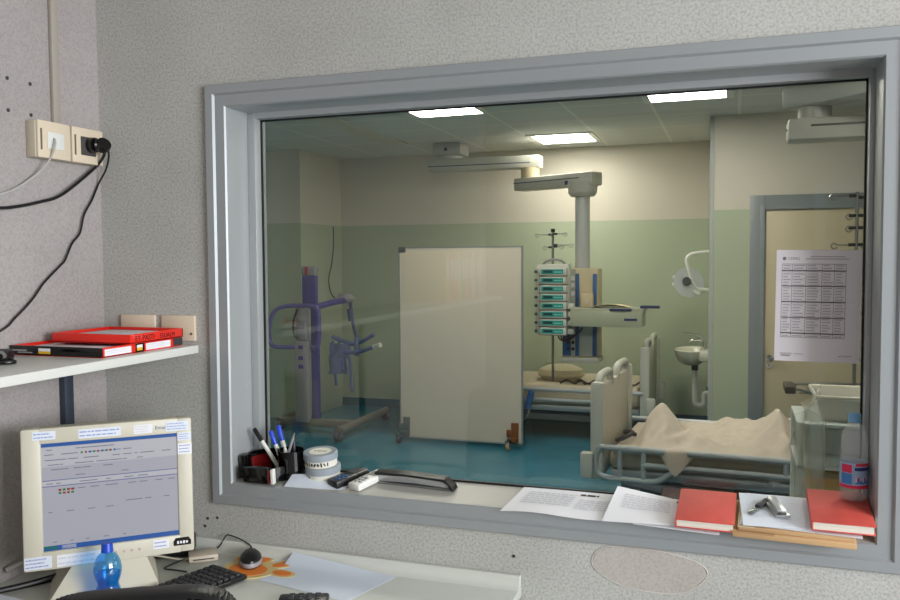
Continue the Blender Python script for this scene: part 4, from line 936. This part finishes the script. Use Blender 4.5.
_inv = (Matrix.Translation(t.location) @ Matrix.Rotation(math.radians(30), 4, 'Z')).inverted()
MB().tube([_inv @ Vector(p) for p in ((-1.353, -0.042, DZ + 0.014), (-1.365, -0.028, DZ + 0.030), (-1.40, -0.020, DZ + 0.042), (-1.445, -0.014, DZ + 0.050), (-1.462, -0.014, DZ + 0.046), (-1.475, -0.028, DZ + 0.018), (-1.49, -0.050, DZ + 0.004), (-1.51, -0.06, DZ + 0.003))], 0.0020, smooth=6, seg=6).build('cord', black_pl, t)
t = thing('card_reader', 'small beige card reader box behind the keyboard', 'card reader', (-1.488, -0.092, DZ), math.radians(38))
MB().b2(-0.042, 0.042, -0.032, 0.032, 0, 0.020, bev=0.004).build('case', M('reader_beige', (196, 184, 166), 0.5), t); MB().b2(-0.03, 0.03, -0.0335, -0.031, 0.008, 0.011).build('slot', dark_grey, t)
MB().tube([(-0.042, 0.0, 0.008), (-0.08, -0.02, 0.004), (-0.11, -0.05, 0.003), (-0.08, -0.075, 0.003), (-0.05, -0.10, 0.003)], 0.0022, smooth=5, seg=6).build('cord', black_pl, t)
t = thing('desk_speaker', 'small black speaker box standing behind the monitor edge', 'speaker', (-1.600, -0.085, DZ), math.radians(30))
MB().b2(-0.055, 0.065, -0.04, 0.04, 0, 0.058, bev=0.012).build('case', black_pl, t); MB().b2(0.01, 0.05, -0.042, -0.039, 0.026, 0.034).build('badge', hoist_grey, t)
t = thing('desk_telephone', 'black telephone handset at the front of the desk paper', 'telephone', (-1.045, -0.285, DZ), math.radians(22))
MB().b2(-0.065, 0.065, -0.028, 0.028, 0, 0.018, bev=0.008).build('case', black_pl, t)
e = MB()
for i in range(4):
    for j in range(3): e.box((-0.03 + 0.022 * i, -0.014 + 0.014 * j, 0.0195), (0.014, 0.008, 0.004), bev=0.0015)
e.build('keypad', dark_grey, t)
tag(MB().tube([(-1.87, -0.50, DZ + 0.005), (-1.80, -0.40, DZ + 0.008), (-1.72, -0.28, DZ + 0.03), (-1.66, -0.2, DZ + 0.08)], 0.009, smooth=5).build('monitor_cable', black_pl), 'black monitor cable lying on the desk by the wall', 'cable')
tag(MB().tube([(-1.895, -0.42, DZ + 0.035), (-1.85, -0.32, DZ + 0.06), (-1.78, -0.22, DZ + 0.07), (-1.68, -0.17, DZ + 0.10)], 0.008, smooth=5).build('monitor_cable', M('cable_grey', (150, 146, 138), 0.5)), 'grey monitor cable looping over the desk by the wall', 'cable')
tag(MB().tube([(-1.64, -0.24, DZ + 0.05), (-1.60, -0.16, DZ + 0.02), (-1.53, -0.13, DZ + 0.006), (-1.50, -0.10, DZ + 0.012)], 0.003, smooth=5).build('reader_cable', M('cable_cream', (176, 168, 150), 0.5)), 'thin pale cable from the monitor to the card reader', 'cable')
# sheets on the desk
def deskpaper(u_, v_):
    a, b, c, d = Vector((-1.243, -0.185)), Vector((-0.945, -0.245)), Vector((-0.885, -0.045)), Vector((-1.225, -0.022))
    p_ = a.lerp(b, u_).lerp(d.lerp(c, u_), v_)
    lift = 0.0012 + 0.024 * max(0, v_ - 0.72) / 0.28 * max(0, 1 - 1.2 * u_) + 0.004 * math.sin(PI * u_) * v_ * 0.5
    return (p_.x, p_.y, DZ + lift)
tag(MB().grid(deskpaper, 16, 12, thick=0.0006).build('paper_sheet', M('desk_paper', (214, 222, 234), 0.7)), 'blank white paper sheet curling against the back edge of the desk', 'paper')
tag(MB().grid(lambda u_, v_: (-1.90 + 0.2 * u_ - 0.0 * v_, -0.72 + 0.24 * v_ - 0.02 * u_, DZ + 0.001), 2, 2, thick=0.0006).build('paper_sheet', paper_cool), 'pale paper sheet on the desk beside the wall, mostly out of view', 'paper')

# --- office chair
t = thing('office_chair', 'black leather office chair whose back top shows before the desk', 'office chair', (-0.965, -1.0, 0), math.radians(28))
e = MB()
def backf(u_, v_):
    pass
poly = []
for k in range(33):
    a_ = PI * k / 32; poly.append((0.17 * math.copysign(abs(math.cos(a_)) ** 0.45, math.cos(a_)), 0.90 + 0.135 * abs(math.sin(a_)) ** 0.42))
poly = poly + [(-0.19, 0.60), (-0.15, 0.52), (0.15, 0.52), (0.19, 0.60)]
e.prism(poly, 0.075, TR((0, 0.0375, 0), (PI / 2, 0, 0)), bev=0.022)
e.build('backrest', leather, t, sharp=60)
MB().box((0, 0.27, 0.47), (0.46, 0.46, 0.09), bev=0.035, seg=4).build('seat', leather, t)
MB().tube([(0, -0.02, 0.75), (0, -0.06, 0.62), (0, -0.03, 0.45), (0, 0.15, 0.40)], 0.025, smooth=4).build('back_support', black_pl, t)
MB().cyl((0, 0.25, 0.10), (0, 0.25, 0.43), 0.028).build('gas_column', dark_grey, t)
for k in range(5):
    a_ = 2 * PI * k / 5 + 0.3; dx, dy = math.cos(a_), math.sin(a_)
    lg = MB().tube([(0, 0.25, 0.11), (0.15 * dx, 0.25 + 0.15 * dy, 0.10), (0.28 * dx, 0.25 + 0.28 * dy, 0.075)], 0.022).build('leg', black_pl, t)
    MB().cyl((0.28 * dx - 0.02, 0.25 + 0.28 * dy, 0.028), (0.28 * dx + 0.02, 0.25 + 0.28 * dy, 0.028), 0.028).cyl((0.28 * dx, 0.25 + 0.28 * dy, 0.03), (0.28 * dx, 0.25 + 0.28 * dy, 0.085), 0.01).build('castor', rubber, lg)

# ================================================================== ON THE SILL
SA = math.atan(SL)
def sz(y): return WZ0 + SL * y
# pen organiser
t = thing('pen_holder', 'glossy black pen organiser in the corner of the sill', 'pen holder', (-1.345, 0.062, sz(0.062) + 0.001), 0.0, rot=(SA * 0.6, 0, 0))
def shell(mb, cx, cy, rx, ry, h, a0, a1, th=0.003, n=28, z0=0.0, h1=None):
    pi_, po = [], []
    full = abs(a1 - a0) > 2 * PI - 1e-3
    for k in range(n + 1):
        a_ = a0 + (a1 - a0) * k / n
        po.append((cx + rx * math.cos(a_), cy + ry * math.sin(a_))); pi_.append((cx + (rx - th) * math.cos(a_), cy + (ry - th) * math.sin(a_)))
    for k in range(n):
        hk = h if h1 is None else h + (h1 - h) * k / n; hk2 = h if h1 is None else h + (h1 - h) * (k + 1) / n
        mb.quad((*po[k], z0), (*po[k + 1], z0), (*po[k + 1], hk2), (*po[k], hk)); mb.quad((*pi_[k + 1], z0), (*pi_[k], z0), (*pi_[k], hk), (*pi_[k + 1], hk2))
        mb.quad((*po[k], hk), (*po[k + 1], hk2), (*pi_[k + 1], hk2), (*pi_[k], hk))
    return mb
e = MB(); shell(e, 0.062, 0.02, 0.042, 0.036, 0.085, 0, 2 * PI); e.lathe([(0, 0), (0.04, 0), (0.04, 0.004), (0, 0.004)], (0.062, 0.02, 0)); e.build('pen_cup', black_gl, t)
e = MB(); shell(e, -0.015, 0.0, 0.078, 0.06, 0.075, 0.35 * PI, 1.15 * PI, h1=0.06); shell(e, -0.015, 0.0, 0.078, 0.06, 0.045, 1.15 * PI, 1.9 * PI); e.prism(blob(-0.015, 0, 0.077, 0.059, 28), 0.004, TR((0, 0, 0))); e.build('tray_wall', black_gl, t)
e = MB().b2(-0.092, -0.065, -0.035, 0.0, 0, 0.072, bev=0.005); e.b2(-0.06, 0.03, -0.07, -0.045, 0, 0.050, bev=0.008); e.build('front_compartment', black_gl, t)
e = MB(); shell(e, -0.015, -0.002, 0.070, 0.05, 0.060, 0.55 * PI, 1.1 * PI, z0=0.005, h1=0.045); e.build('red_insert', maroon, t); MB().b2(0.031, 0.036, -0.072, -0.066, 0.004, 0.045).build('red_divider', maroon, t)
MB().b2(0.040, 0.050, -0.0715, -0.055, 0.003, 0.048, bev=0.002).build('note_pad', white_plain, t)
def pen(label, top, bot, r, capm, bodym, captl, name='marker_pen', tip=None):
    top, bot = Vector(top), Vector(bot); L = (top - bot).length; d = (top - bot).normalized()
    o = thing(name, label, 'pen', bot)
    q = Vector((0, 0, 1)).rotation_difference(d).to_matrix().to_4x4()
    o.rotation_euler = q.to_euler()
    MB().lathe([(0, 0), (r * 0.9, 0), (r, 0.004), (r, L - captl), (0, L - captl)], seg=18).build('barrel', bodym, o)
    if tip: MB().lathe([(0, L), (r * 0.25, L - 0.003), (r * 0.95, L - captl), (0, L - captl)], seg=18).build('tip', capm, o)
    else:
        c = MB().lathe([(0, L), (r * 0.85, L), (r * 1.08, L - 0.004), (r * 1.08, L - captl), (0, L - captl)], seg=18).build('cap', capm, o)
        MB().box((0, -r * 1.25, L - captl * 0.5), (0.004, 0.003, captl * 0.7), bev=0.001).build('clip', capm, c)
    return o
pen('white marker pen with a black cap, leaning out of the organiser', (-1.412, 0.075, 1.078), (-1.325, 0.085, 0.948), 0.0065, black_pl, white_plain, 0.046)
pen('shorter white marker with a blue cap in the organiser', (-1.360, 0.085, 1.072), (-1.318, 0.10, 0.948), 0.0065, blue_pl, white_plain, 0.045)
pen('taller white marker with a blue cap in the organiser', (-1.338, 0.095, 1.088), (-1.300, 0.10, 0.948), 0.0070, blue_pl, white_plain, 0.048)
pen('silver ballpoint pen pointing up in the organiser', (-1.266, 0.07, 1.076), (-1.310, 0.068, 0.948), 0.0040, steel, hoist_grey, 0.016, 'ballpoint_pen', True)
pen('black pen among the markers in the organiser', (-1.292, 0.105, 1.062), (-1.280, 0.098, 0.948), 0.0050, black_pl, dark_grey, 0.035)
# tape rolls
for i, (dx, dy, lb) in enumerate(((0, 0, 'lower roll of grey and white label tape on the sill'), (-0.008, 0.0, 'upper roll of grey tape with written white band, on another roll'))):
    t = thing('tape_roll', lb, 'tape roll', (-1.178 + dx, 0.086 + dy, sz(0.086) + 0.004 + i * 0.0405), rot=(SA * 0.7, 0, 0), group=None)
    R = 0.0535 if i == 0 else 0.052
    MB().lathe([(0.030, 0.0), (R - 0.003, 0.0), (R - 0.003, 0.020), (0.030, 0.020), (0.030, 0.0)], seg=40).build('paper_layer', tape_white, t)
    MB().lathe([(0.034, 0.020), (R, 0.020), (R, 0.038), (R - 0.002, 0.040), (0.034, 0.040), (0.034, 0.020)], seg=40).build('tape_layer', tape_grey, t)
    c = MB().lathe([(0, 0.0395), (0.034, 0.0395), (0.034, 0.0), (0, 0.0)], seg=32)
    c.build('core', tape_white, t)
    e = MB()
    rq = random.Random(i)
    for k in range(10):
        a_ = -PI / 2 - 0.9 + 0.2 * k
        if i == 1 or k < 3:
            e.box(((R - 0.0028) * math.cos(a_), (R - 0.0028) * math.sin(a_), 0.011), (rq.uniform(0.003, 0.006), 0.001, rq.uniform(0.008, 0.013)), (0, rq.uniform(-0.5, 0.5), a_ + PI / 2))
    if i == 1:
        for k in range(5): e.box((-0.018 + 0.009 * k, 0.002 * (k % 2), 0.0398), (0.0025, 0.010, 0.0006), (0, 0, 0.7 - 0.5 * (k % 3)))
    e.build('handwriting', ink_black, t)
# folded paper slip by the tape
tag(MB().grid(lambda u_, v_: (-1.265 + 0.19 * u_, 0.0 + 0.05 * v_ + 0.015 * u_, sz(0.0 + 0.05 * v_) + 0.002 + 0.010 * math.sin(PI * u_) * v_ + 0.018 * (1 - u_) * v_), 14, 6, thick=0.0008).build('paper_slip', paper_cool), 'folded paper slip between the organiser and the tape rolls', 'paper')
# remotes
def remote(label, loc, rz, L, w, h, m, panel, extra):
    t = thing('remote_control', label, 'remote control', loc, rot=(SA, 0, rz))
    MB().box((0, 0, h / 2), (w, L, h), bev=0.004).build('case', m, t)
    MB().box((0, L * 0.22, h + 0.0003), (w * 0.6, L * 0.25, 0.0012)).build('display', panel, t)
    e = MB()
    for i in range(3):
        for j in range(2): e.box((-w * 0.18 + w * 0.36 * j, -L * 0.1 - 0.014 * i, h + 0.0008), (w * 0.25, 0.008, 0.002), bev=0.0008)
    e.build('keypad', extra, t)
remote('black remote control beside the tape rolls', (-1.090, 0.080, sz(0.080) + 0.001), math.radians(-26), 0.125, 0.050, 0.022, black_pl, dark_grey, equip_blue)
remote('white remote control beside the black one', (-1.024, 0.076, sz(0.076) + 0.001), math.radians(-20), 0.125, 0.044, 0.021, white_plain, hoist_grey, hoist_grey)
# long stapler
t = thing('stapler', 'long black and silver stapler lying along the sill', 'stapler', (-0.880, 0.092, sz(0.092) + 0.001), rot=(SA, 0, math.radians(-4)))
MB().b2(-0.125, 0.115, -0.016, 0.016, 0.0, 0.006, bev=0.002).build('base', steel, t)
e = MB(); e.prism([(-0.122, 0.006), (-0.118, 0.026), (-0.02, 0.030), (0.098, 0.026), (0.112, 0.012), (0.108, 0.006), (0.0, 0.010)], 0.024, TR((0, 0.012, 0), (PI / 2, 0, 0)), bev=0.0015); e.build('magazine', M('stapler_silver', (180, 182, 184), 0.3, 0.6), t)
e = MB(); e.prism([(-0.127, 0.026), (-0.125, 0.034), (-0.02, 0.037), (0.100, 0.033), (0.124, 0.012), (0.128, 0.0), (0.121, 0.0), (0.108, 0.018), (0.094, 0.026), (-0.02, 0.030)], 0.034, TR((0, 0.017, 0), (PI / 2, 0, 0)), bev=0.002); e.build('top_arm', M('stapler_black', (16, 15, 15), 0.45, noise=0.5, nscale=160), t)
# sheets on the sill
def sill_sheet(a, b, c, d, lift):
    a, b, c, d = map(Vector, (a, b, c, d))
    def fn(u_, v_):
        p_ = a.lerp(b, u_).lerp(d.lerp(c, u_), v_); return Vector((p_.x, p_.y, sz(min(p_.y, 0.15)) + lift(u_, v_)))
    return fn
def printed(name, label, fn, inks, nu=18, nv=12):
    e = MB(); e.grid(fn, nu, nv, thick=0.0006)
    rq = random.Random(len(label))
    for (u0, u1, v0, v1, n, m) in inks:
        for r_ in range(n):
            vv = v0 + (v1 - v0) * (r_ + 0.5) / n; dv = 0.30 * (v1 - v0) / n; uu_ = u0
            while uu_ < u1:
                ue = min(u1, uu_ + rq.uniform(0.03, 0.10)); up = Vector((0, -0.0003, 0.0012))
                e.quad(*[Vector(fn(*q)) + up for q in ((uu_, vv - dv), (ue, vv - dv), (ue, vv + dv), (uu_, vv + dv))], mat=m); uu_ = ue + 0.012
    tag(e.build(name, [paper_m, ink, ink_black], sharp=80), label, 'paper')
printed('printed_form', 'printed white form lying flat on the sill beside the stapler gap', sill_sheet((-0.592, -0.024), (-0.29, -0.022), (-0.27, 0.135), (-0.565, 0.145), lambda u_, v_: 0.002 + 0.004 * math.sin(6 * u_) * (1 - v_) ** 2 + 0.0025 * u_),
        [(0.1, 0.55, 0.35, 0.85, 6, 1), (0.58, 0.75, 0.80, 0.90, 1, 2), (0.6, 0.9, 0.3, 0.7, 5, 1)])
printed('printed_form', 'printed white form with one corner raised against the glass', sill_sheet((-0.318, -0.035), (-0.04, -0.030), (-0.06, 0.135), (-0.30, 0.140), lambda u_, v_: 0.006 + 0.022 * max(0, 1 - 1.6 * u_) * v_ + 0.006 * u_ * (1 - v_)),
        [(0.12, 0.6, 0.4, 0.85, 6, 1), (0.66, 0.80, 0.80, 0.92, 1, 2)])
printed('printed_form', 'white form sticking out beneath the red notebook', sill_sheet((-0.24, -0.030), (-0.03, -0.045), (-0.02, 0.12), (-0.20, 0.13), lambda u_, v_: 0.0035), [(0.1, 0.5, 0.3, 0.8, 5, 1)])
# books
def book(name, label, loc, rot, w, d, h, cover, spine_left=True):
    t = thing(name, label, 'book', loc, rot=rot)
    e = MB().b2(-w / 2, w / 2, -d / 2, d / 2, 0, 0.0022, bev=0.0008); e.b2(-w / 2, w / 2, -d / 2, d / 2, h - 0.0022, h, bev=0.0008)
    if spine_left: e.b2(-w / 2 - 0.001, -w / 2 + 0.002, -d / 2, d / 2, 0, h, bev=0.0008)
    else: e.b2(-w / 2, w / 2, d / 2 - 0.002, d / 2, 0, h)
    e.build('cover', cover, t)
    MB().b2(-w / 2 + 0.003, w / 2 - 0.004, -d / 2 + 0.003, d / 2 - 0.003, 0.0022, h - 0.0022).build('pages', page_m, t)
    return t
book('notebook', 'red-covered notebook lying on the papers in the middle of the sill', (-0.062, 0.050, sz(0.05) + 0.0125), (SA * 1.15, 0, math.radians(-1.5)), 0.140, 0.185, 0.022, red_cover)
t = thing('large_envelope', 'lower thick buff envelope at the bottom of the sill stack', 'envelope', (0.15, 0.045, sz(0.045) + 0.002), rot=(SA, 0, math.radians(-2.5)))
MB().b2(-0.146, 0.128, -0.095, 0.095, 0, 0.016, bev=0.003).build('body', kraft, t); MB().b2(-0.147, -0.05, -0.0955, -0.08, 0.013, 0.0165).build('flap', M('buff_dark', (172, 136, 96), 0.8), t)
t = thing('large_envelope', 'upper buff envelope beneath the white sheets of the sill stack', 'envelope', (0.155, 0.045, sz(0.045) + 0.0185), rot=(SA, 0, math.radians(-2.5)))
MB().b2(-0.138, 0.120, -0.093, 0.095, 0, 0.012, bev=0.003).build('body', kraft, t); MB().b2(-0.139, -0.10, -0.0935, 0.09, 0.010, 0.0125).build('flap', M('buff_pale', (206, 186, 150), 0.8), t)
stk = [('loose_sheet', 'grey-white sheet spread on the buff envelopes', (0.160, 0.043, sz(0.043) + 0.0320), -6, paper_m), ('loose_sheet', 'uppermost white sheet beneath the silver staplers', (0.140, 0.048, sz(0.048) + 0.0340), 3, paper_cool)]
for nm, lb, lc, rz, m in stk:
    def fnp(u_, v_, w=0.27 if rz < 0 else 0.24, d=0.185): return (-w / 2 + w * u_, -d / 2 + d * v_, 0.0015 + 0.003 * math.sin(3 * u_ + 1) * v_)
    e = MB(); e.grid(fnp, 12, 8, thick=0.0008)
    if rz > 0: ink_lines(e, TR((-0.09, -0.05, 0.0052)), 0, 0.17, 0, 0.10, 8, 1, h=0.25)
    o = e.build(nm, [m, ink], loc=None); o.location = lc; o.rotation_euler = (SA, 0, math.radians(rz)); tag(o, lb, 'paper')
book('book', 'thick red book under the clear water bottle', (0.247, 0.042, sz(0.042) + 0.0400), (SA * 1.0, 0, math.radians(-1)), 0.136, 0.195, 0.023, red_cover)
# small staplers / pliers on the stack
t = thing('staple_remover', 'small silver staple plier lying on the white sheets', 'staple plier', (0.105, 0.045, sz(0.045) + 0.0395), rot=(SA, 0, math.radians(18)))
MB().b2(-0.018, 0.018, -0.045, 0.045, 0, 0.008, bev=0.003).build('body', M('plier_silver', (176, 178, 178), 0.3, 0.5), t)
MB().box((0.0, 0.005, 0.012), (0.024, 0.075, 0.010), (0.06, 0, 0), 0.004).build('lever', M('lever_silver', (196, 198, 198), 0.3, 0.5), t); MB().box((-0.004, -0.045, 0.011), (0.02, 0.008, 0.006), bev=0.002).build('jaw', dark_grey, t)
t = thing('letter_opener', 'slim black blade tool leaning across the silver plier', 'letter opener', (0.062, 0.045, sz(0.045) + 0.0395), rot=(SA, 0, math.radians(-28)))
MB().b2(-0.007, 0.007, -0.045, -0.005, 0, 0.006, bev=0.002).build('blade', steel, t); MB().b2(-0.008, 0.008, -0.005, 0.05, 0, 0.010, bev=0.003).build('grip', dark_grey, t)
# water bottle
bz = sz(0.085) + 0.0655
prof = [(0, 0.006), (0.018, 0.0), (0.026, 0.002), (0.0305, 0.012), (0.0315, 0.03), (0.0315, 0.095), (0.0300, 0.102), (0.0312, 0.108), (0.0300, 0.114), (0.0312, 0.120), (0.0295, 0.128), (0.0310, 0.136), (0.0300, 0.150), (0.026, 0.168), (0.018, 0.184), (0.0125, 0.192), (0.0125, 0.206), (0, 0.206)]
t = thing('water_bottle', 'clear plastic water bottle standing on the red book by the jamb', 'bottle', (0.282, 0.085, bz))
MB().lathe(prof, seg=40).build('bottle_body', pet, t, sharp=60)
MB().lathe([(0, 0.193), (0.0150, 0.193), (0.0150, 0.197), (0.0145, 0.198), (0.0142, 0.212), (0.013, 0.214), (0, 0.214)], seg=28).build('cap', cap_pale, t)
MB().lathe([(0, 0.008), (0.024, 0.005), (0.0295, 0.014), (0.0295, 0.040), (0, 0.040)], seg=32).build('water', thin_glass('clear_water', (236, 242, 244), 0.03), t, sharp=60)
e = MB(); N_ = 48
def lab(z0, z1, a0, a1, mat, r=0.0319):
    for k in range(N_):
        x0 = a0 + (a1 - a0) * k / N_; x1 = a0 + (a1 - a0) * (k + 1) / N_
        e.quad((r * math.cos(x0), r * math.sin(x0), z0), (r * math.cos(x1), r * math.sin(x1), z0), (r * math.cos(x1), r * math.sin(x1), z1), (r * math.cos(x0), r * math.sin(x0), z1), mat)
lab(0.034, 0.096, -PI, PI, 2); lab(0.034, 0.042, -PI, PI, 1, 0.0322); lab(0.089, 0.096, -PI * 0.5, PI, 1, 0.0322); lab(0.072, 0.092, -PI * 0.85, -PI * 0.58, 1, 0.0322); lab(0.044, 0.070, -PI * 0.85, -PI * 0.58, 0, 0.0322); lab(0.078, 0.086, -PI * 0.52, -PI * 0.12, 3, 0.0323)
lab(0.046, 0.060, -PI * 0.5, -PI * 0.1, 0, 0.0321)
for k in range(7): lab(0.050 + 0.002 * (k % 3), 0.060 + 0.002 * (k % 2), -PI * (0.5 - 0.055 * k), -PI * (0.47 - 0.055 * k), [4, 1, 4][k % 3], 0.0324)
e.build('bottle_label', [label_blue, label_pink, label_pale, M('label_navy', (30, 50, 110), 0.5), M('label_white', (224, 218, 220), 0.5)], t)

# --- timetable sheet taped to the glass
t = thing('timetable_sheet', 'printed timetable sheet fixed to the inner face of the glass', 'notice', (0.2, 0.1525, 1.475), rot=(0, math.radians(0.7), 0))
PW, PH = 0.2, 0.286
sh_m = M('notice_paper', (222, 216, 220), 0.85)
e = MB().b2(-PW / 2, PW / 2, -0.0006, 0, -PH / 2, PH / 2)
def pq(x0, x1, z0, z1, mat, d=0.0009): e.quad((x0, -d, z0), (x1, -d, z0), (x1, -d, z1), (x0, -d, z1), mat)
tx0, tx1, tz1 = -PW / 2 + 0.014, PW / 2 - 0.036, PH / 2 - 0.036; tz0 = tz1 - 0.188
cols = [0.0, 0.16, 0.38, 0.63, 0.82, 1.0]
for c in cols:
    xx = tx0 + (tx1 - tx0) * c; pq(xx - 0.0005, xx + 0.0005, tz0, tz1, 1)
heavy = [0, 0.09, 0.30, 0.515, 0.73, 0.945, 1.0]
for h_ in heavy: zz = tz1 - (tz1 - tz0) * h_; pq(tx0, tx1, zz - (0.0014 if 0 < h_ < 1 else 0.0006), zz + (0.0014 if 0 < h_ < 1 else 0.0006), 1)
nrow = 26; rq = random.Random(2)
for r_ in range(nrow):
    zz = tz1 - (tz1 - tz0) * (r_ + 0.5) / nrow
    pq(tx0, tx1, zz - 0.0038, zz - 0.0034, 2)
    for c0, c1 in zip(cols, cols[1:]):
        xa = tx0 + (tx1 - tx0) * c0 + 0.003; xb = tx0 + (tx1 - tx0) * c1 - 0.003
        pq(xa, xa + (xb - xa) * rq.uniform(0.6, 1), zz - 0.0014, zz + 0.0014, 2)
pq(-PW / 2 + 0.045, -PW / 2 + 0.05, tz1, tz1, 2)
e.cyl((-PW / 2 + 0.019, -0.0006, PH / 2 - 0.022), (-PW / 2 + 0.019, -0.001, PH / 2 - 0.022), 0.0045, seg=14, mat=1)
e.text('CSSMLI', 0.009, TR((-PW / 2 + 0.027, -0.0009, PH / 2 - 0.025), (PI / 2, 0, 0)), mat=1, ext=0.0001)
pq(-0.02, 0.062, PH / 2 - 0.018, PH / 2 - 0.0155, 2); pq(-0.03, 0.070, PH / 2 - 0.024, PH / 2 - 0.0215, 2)
pq(tx0, tx0 + 0.028, -PH / 2 + 0.018, -PH / 2 + 0.021, 2); pq(tx0 + 0.002, tx0 + 0.024, -PH / 2 + 0.013, -PH / 2 + 0.016, 1); pq(tx0 + 0.032, tx0 + 0.055, -PH / 2 + 0.018, -PH / 2 + 0.020, 2)
for k in range(6): e.box((PW / 2 - 0.046 + 0.005 * k, -0.0009, -PH / 2 + 0.016 + 0.002 * (k % 2)), (0.0045, 0.0004, 0.0016), (0, 0.5 - 0.4 * (k % 3), 0), mat=1)
e.build('sheet', [sh_m, M('table_ink', (126, 112, 122), 0.8), M('table_ink_faint', (174, 165, 172), 0.8)], t, smooth=False)

# ================================================================== LIGHT
w = bpy.data.worlds.new('daylight'); SC.world = w; w.use_nodes = True
w.node_tree.nodes['Background'].inputs['Color'].default_value = lin((206, 222, 240)); w.node_tree.nodes['Background'].inputs['Strength'].default_value = 1.2
la = bpy.data.lights.new('window_daylight', 'AREA'); la.shape = 'RECTANGLE'; la.size = 1.55; la.size_y = 2.35; la.energy = 262; la.color = (0.94, 0.97, 1.0)
lo_ = bpy.data.objects.new('window_daylight', la); COL.objects.link(lo_); lo_.location = (NX1 + 0.02, (W2[0] + W2[1]) / 2, (W2[2] + W2[3]) / 2); lo_.rotation_euler = (0, PI / 2, 0)

SC.view_settings.view_transform = 'Standard'; SC.view_settings.look = 'None'; SC.view_settings.gamma = 1; SC.view_settings.exposure = 0.0
SC.view_settings.use_curve_mapping = False
SC.cycles.use_denoising = True
SC.cycles.max_bounces = 10; SC.cycles.transparent_max_bounces = 24; SC.cycles.diffuse_bounces = 5; SC.cycles.glossy_bounces = 4
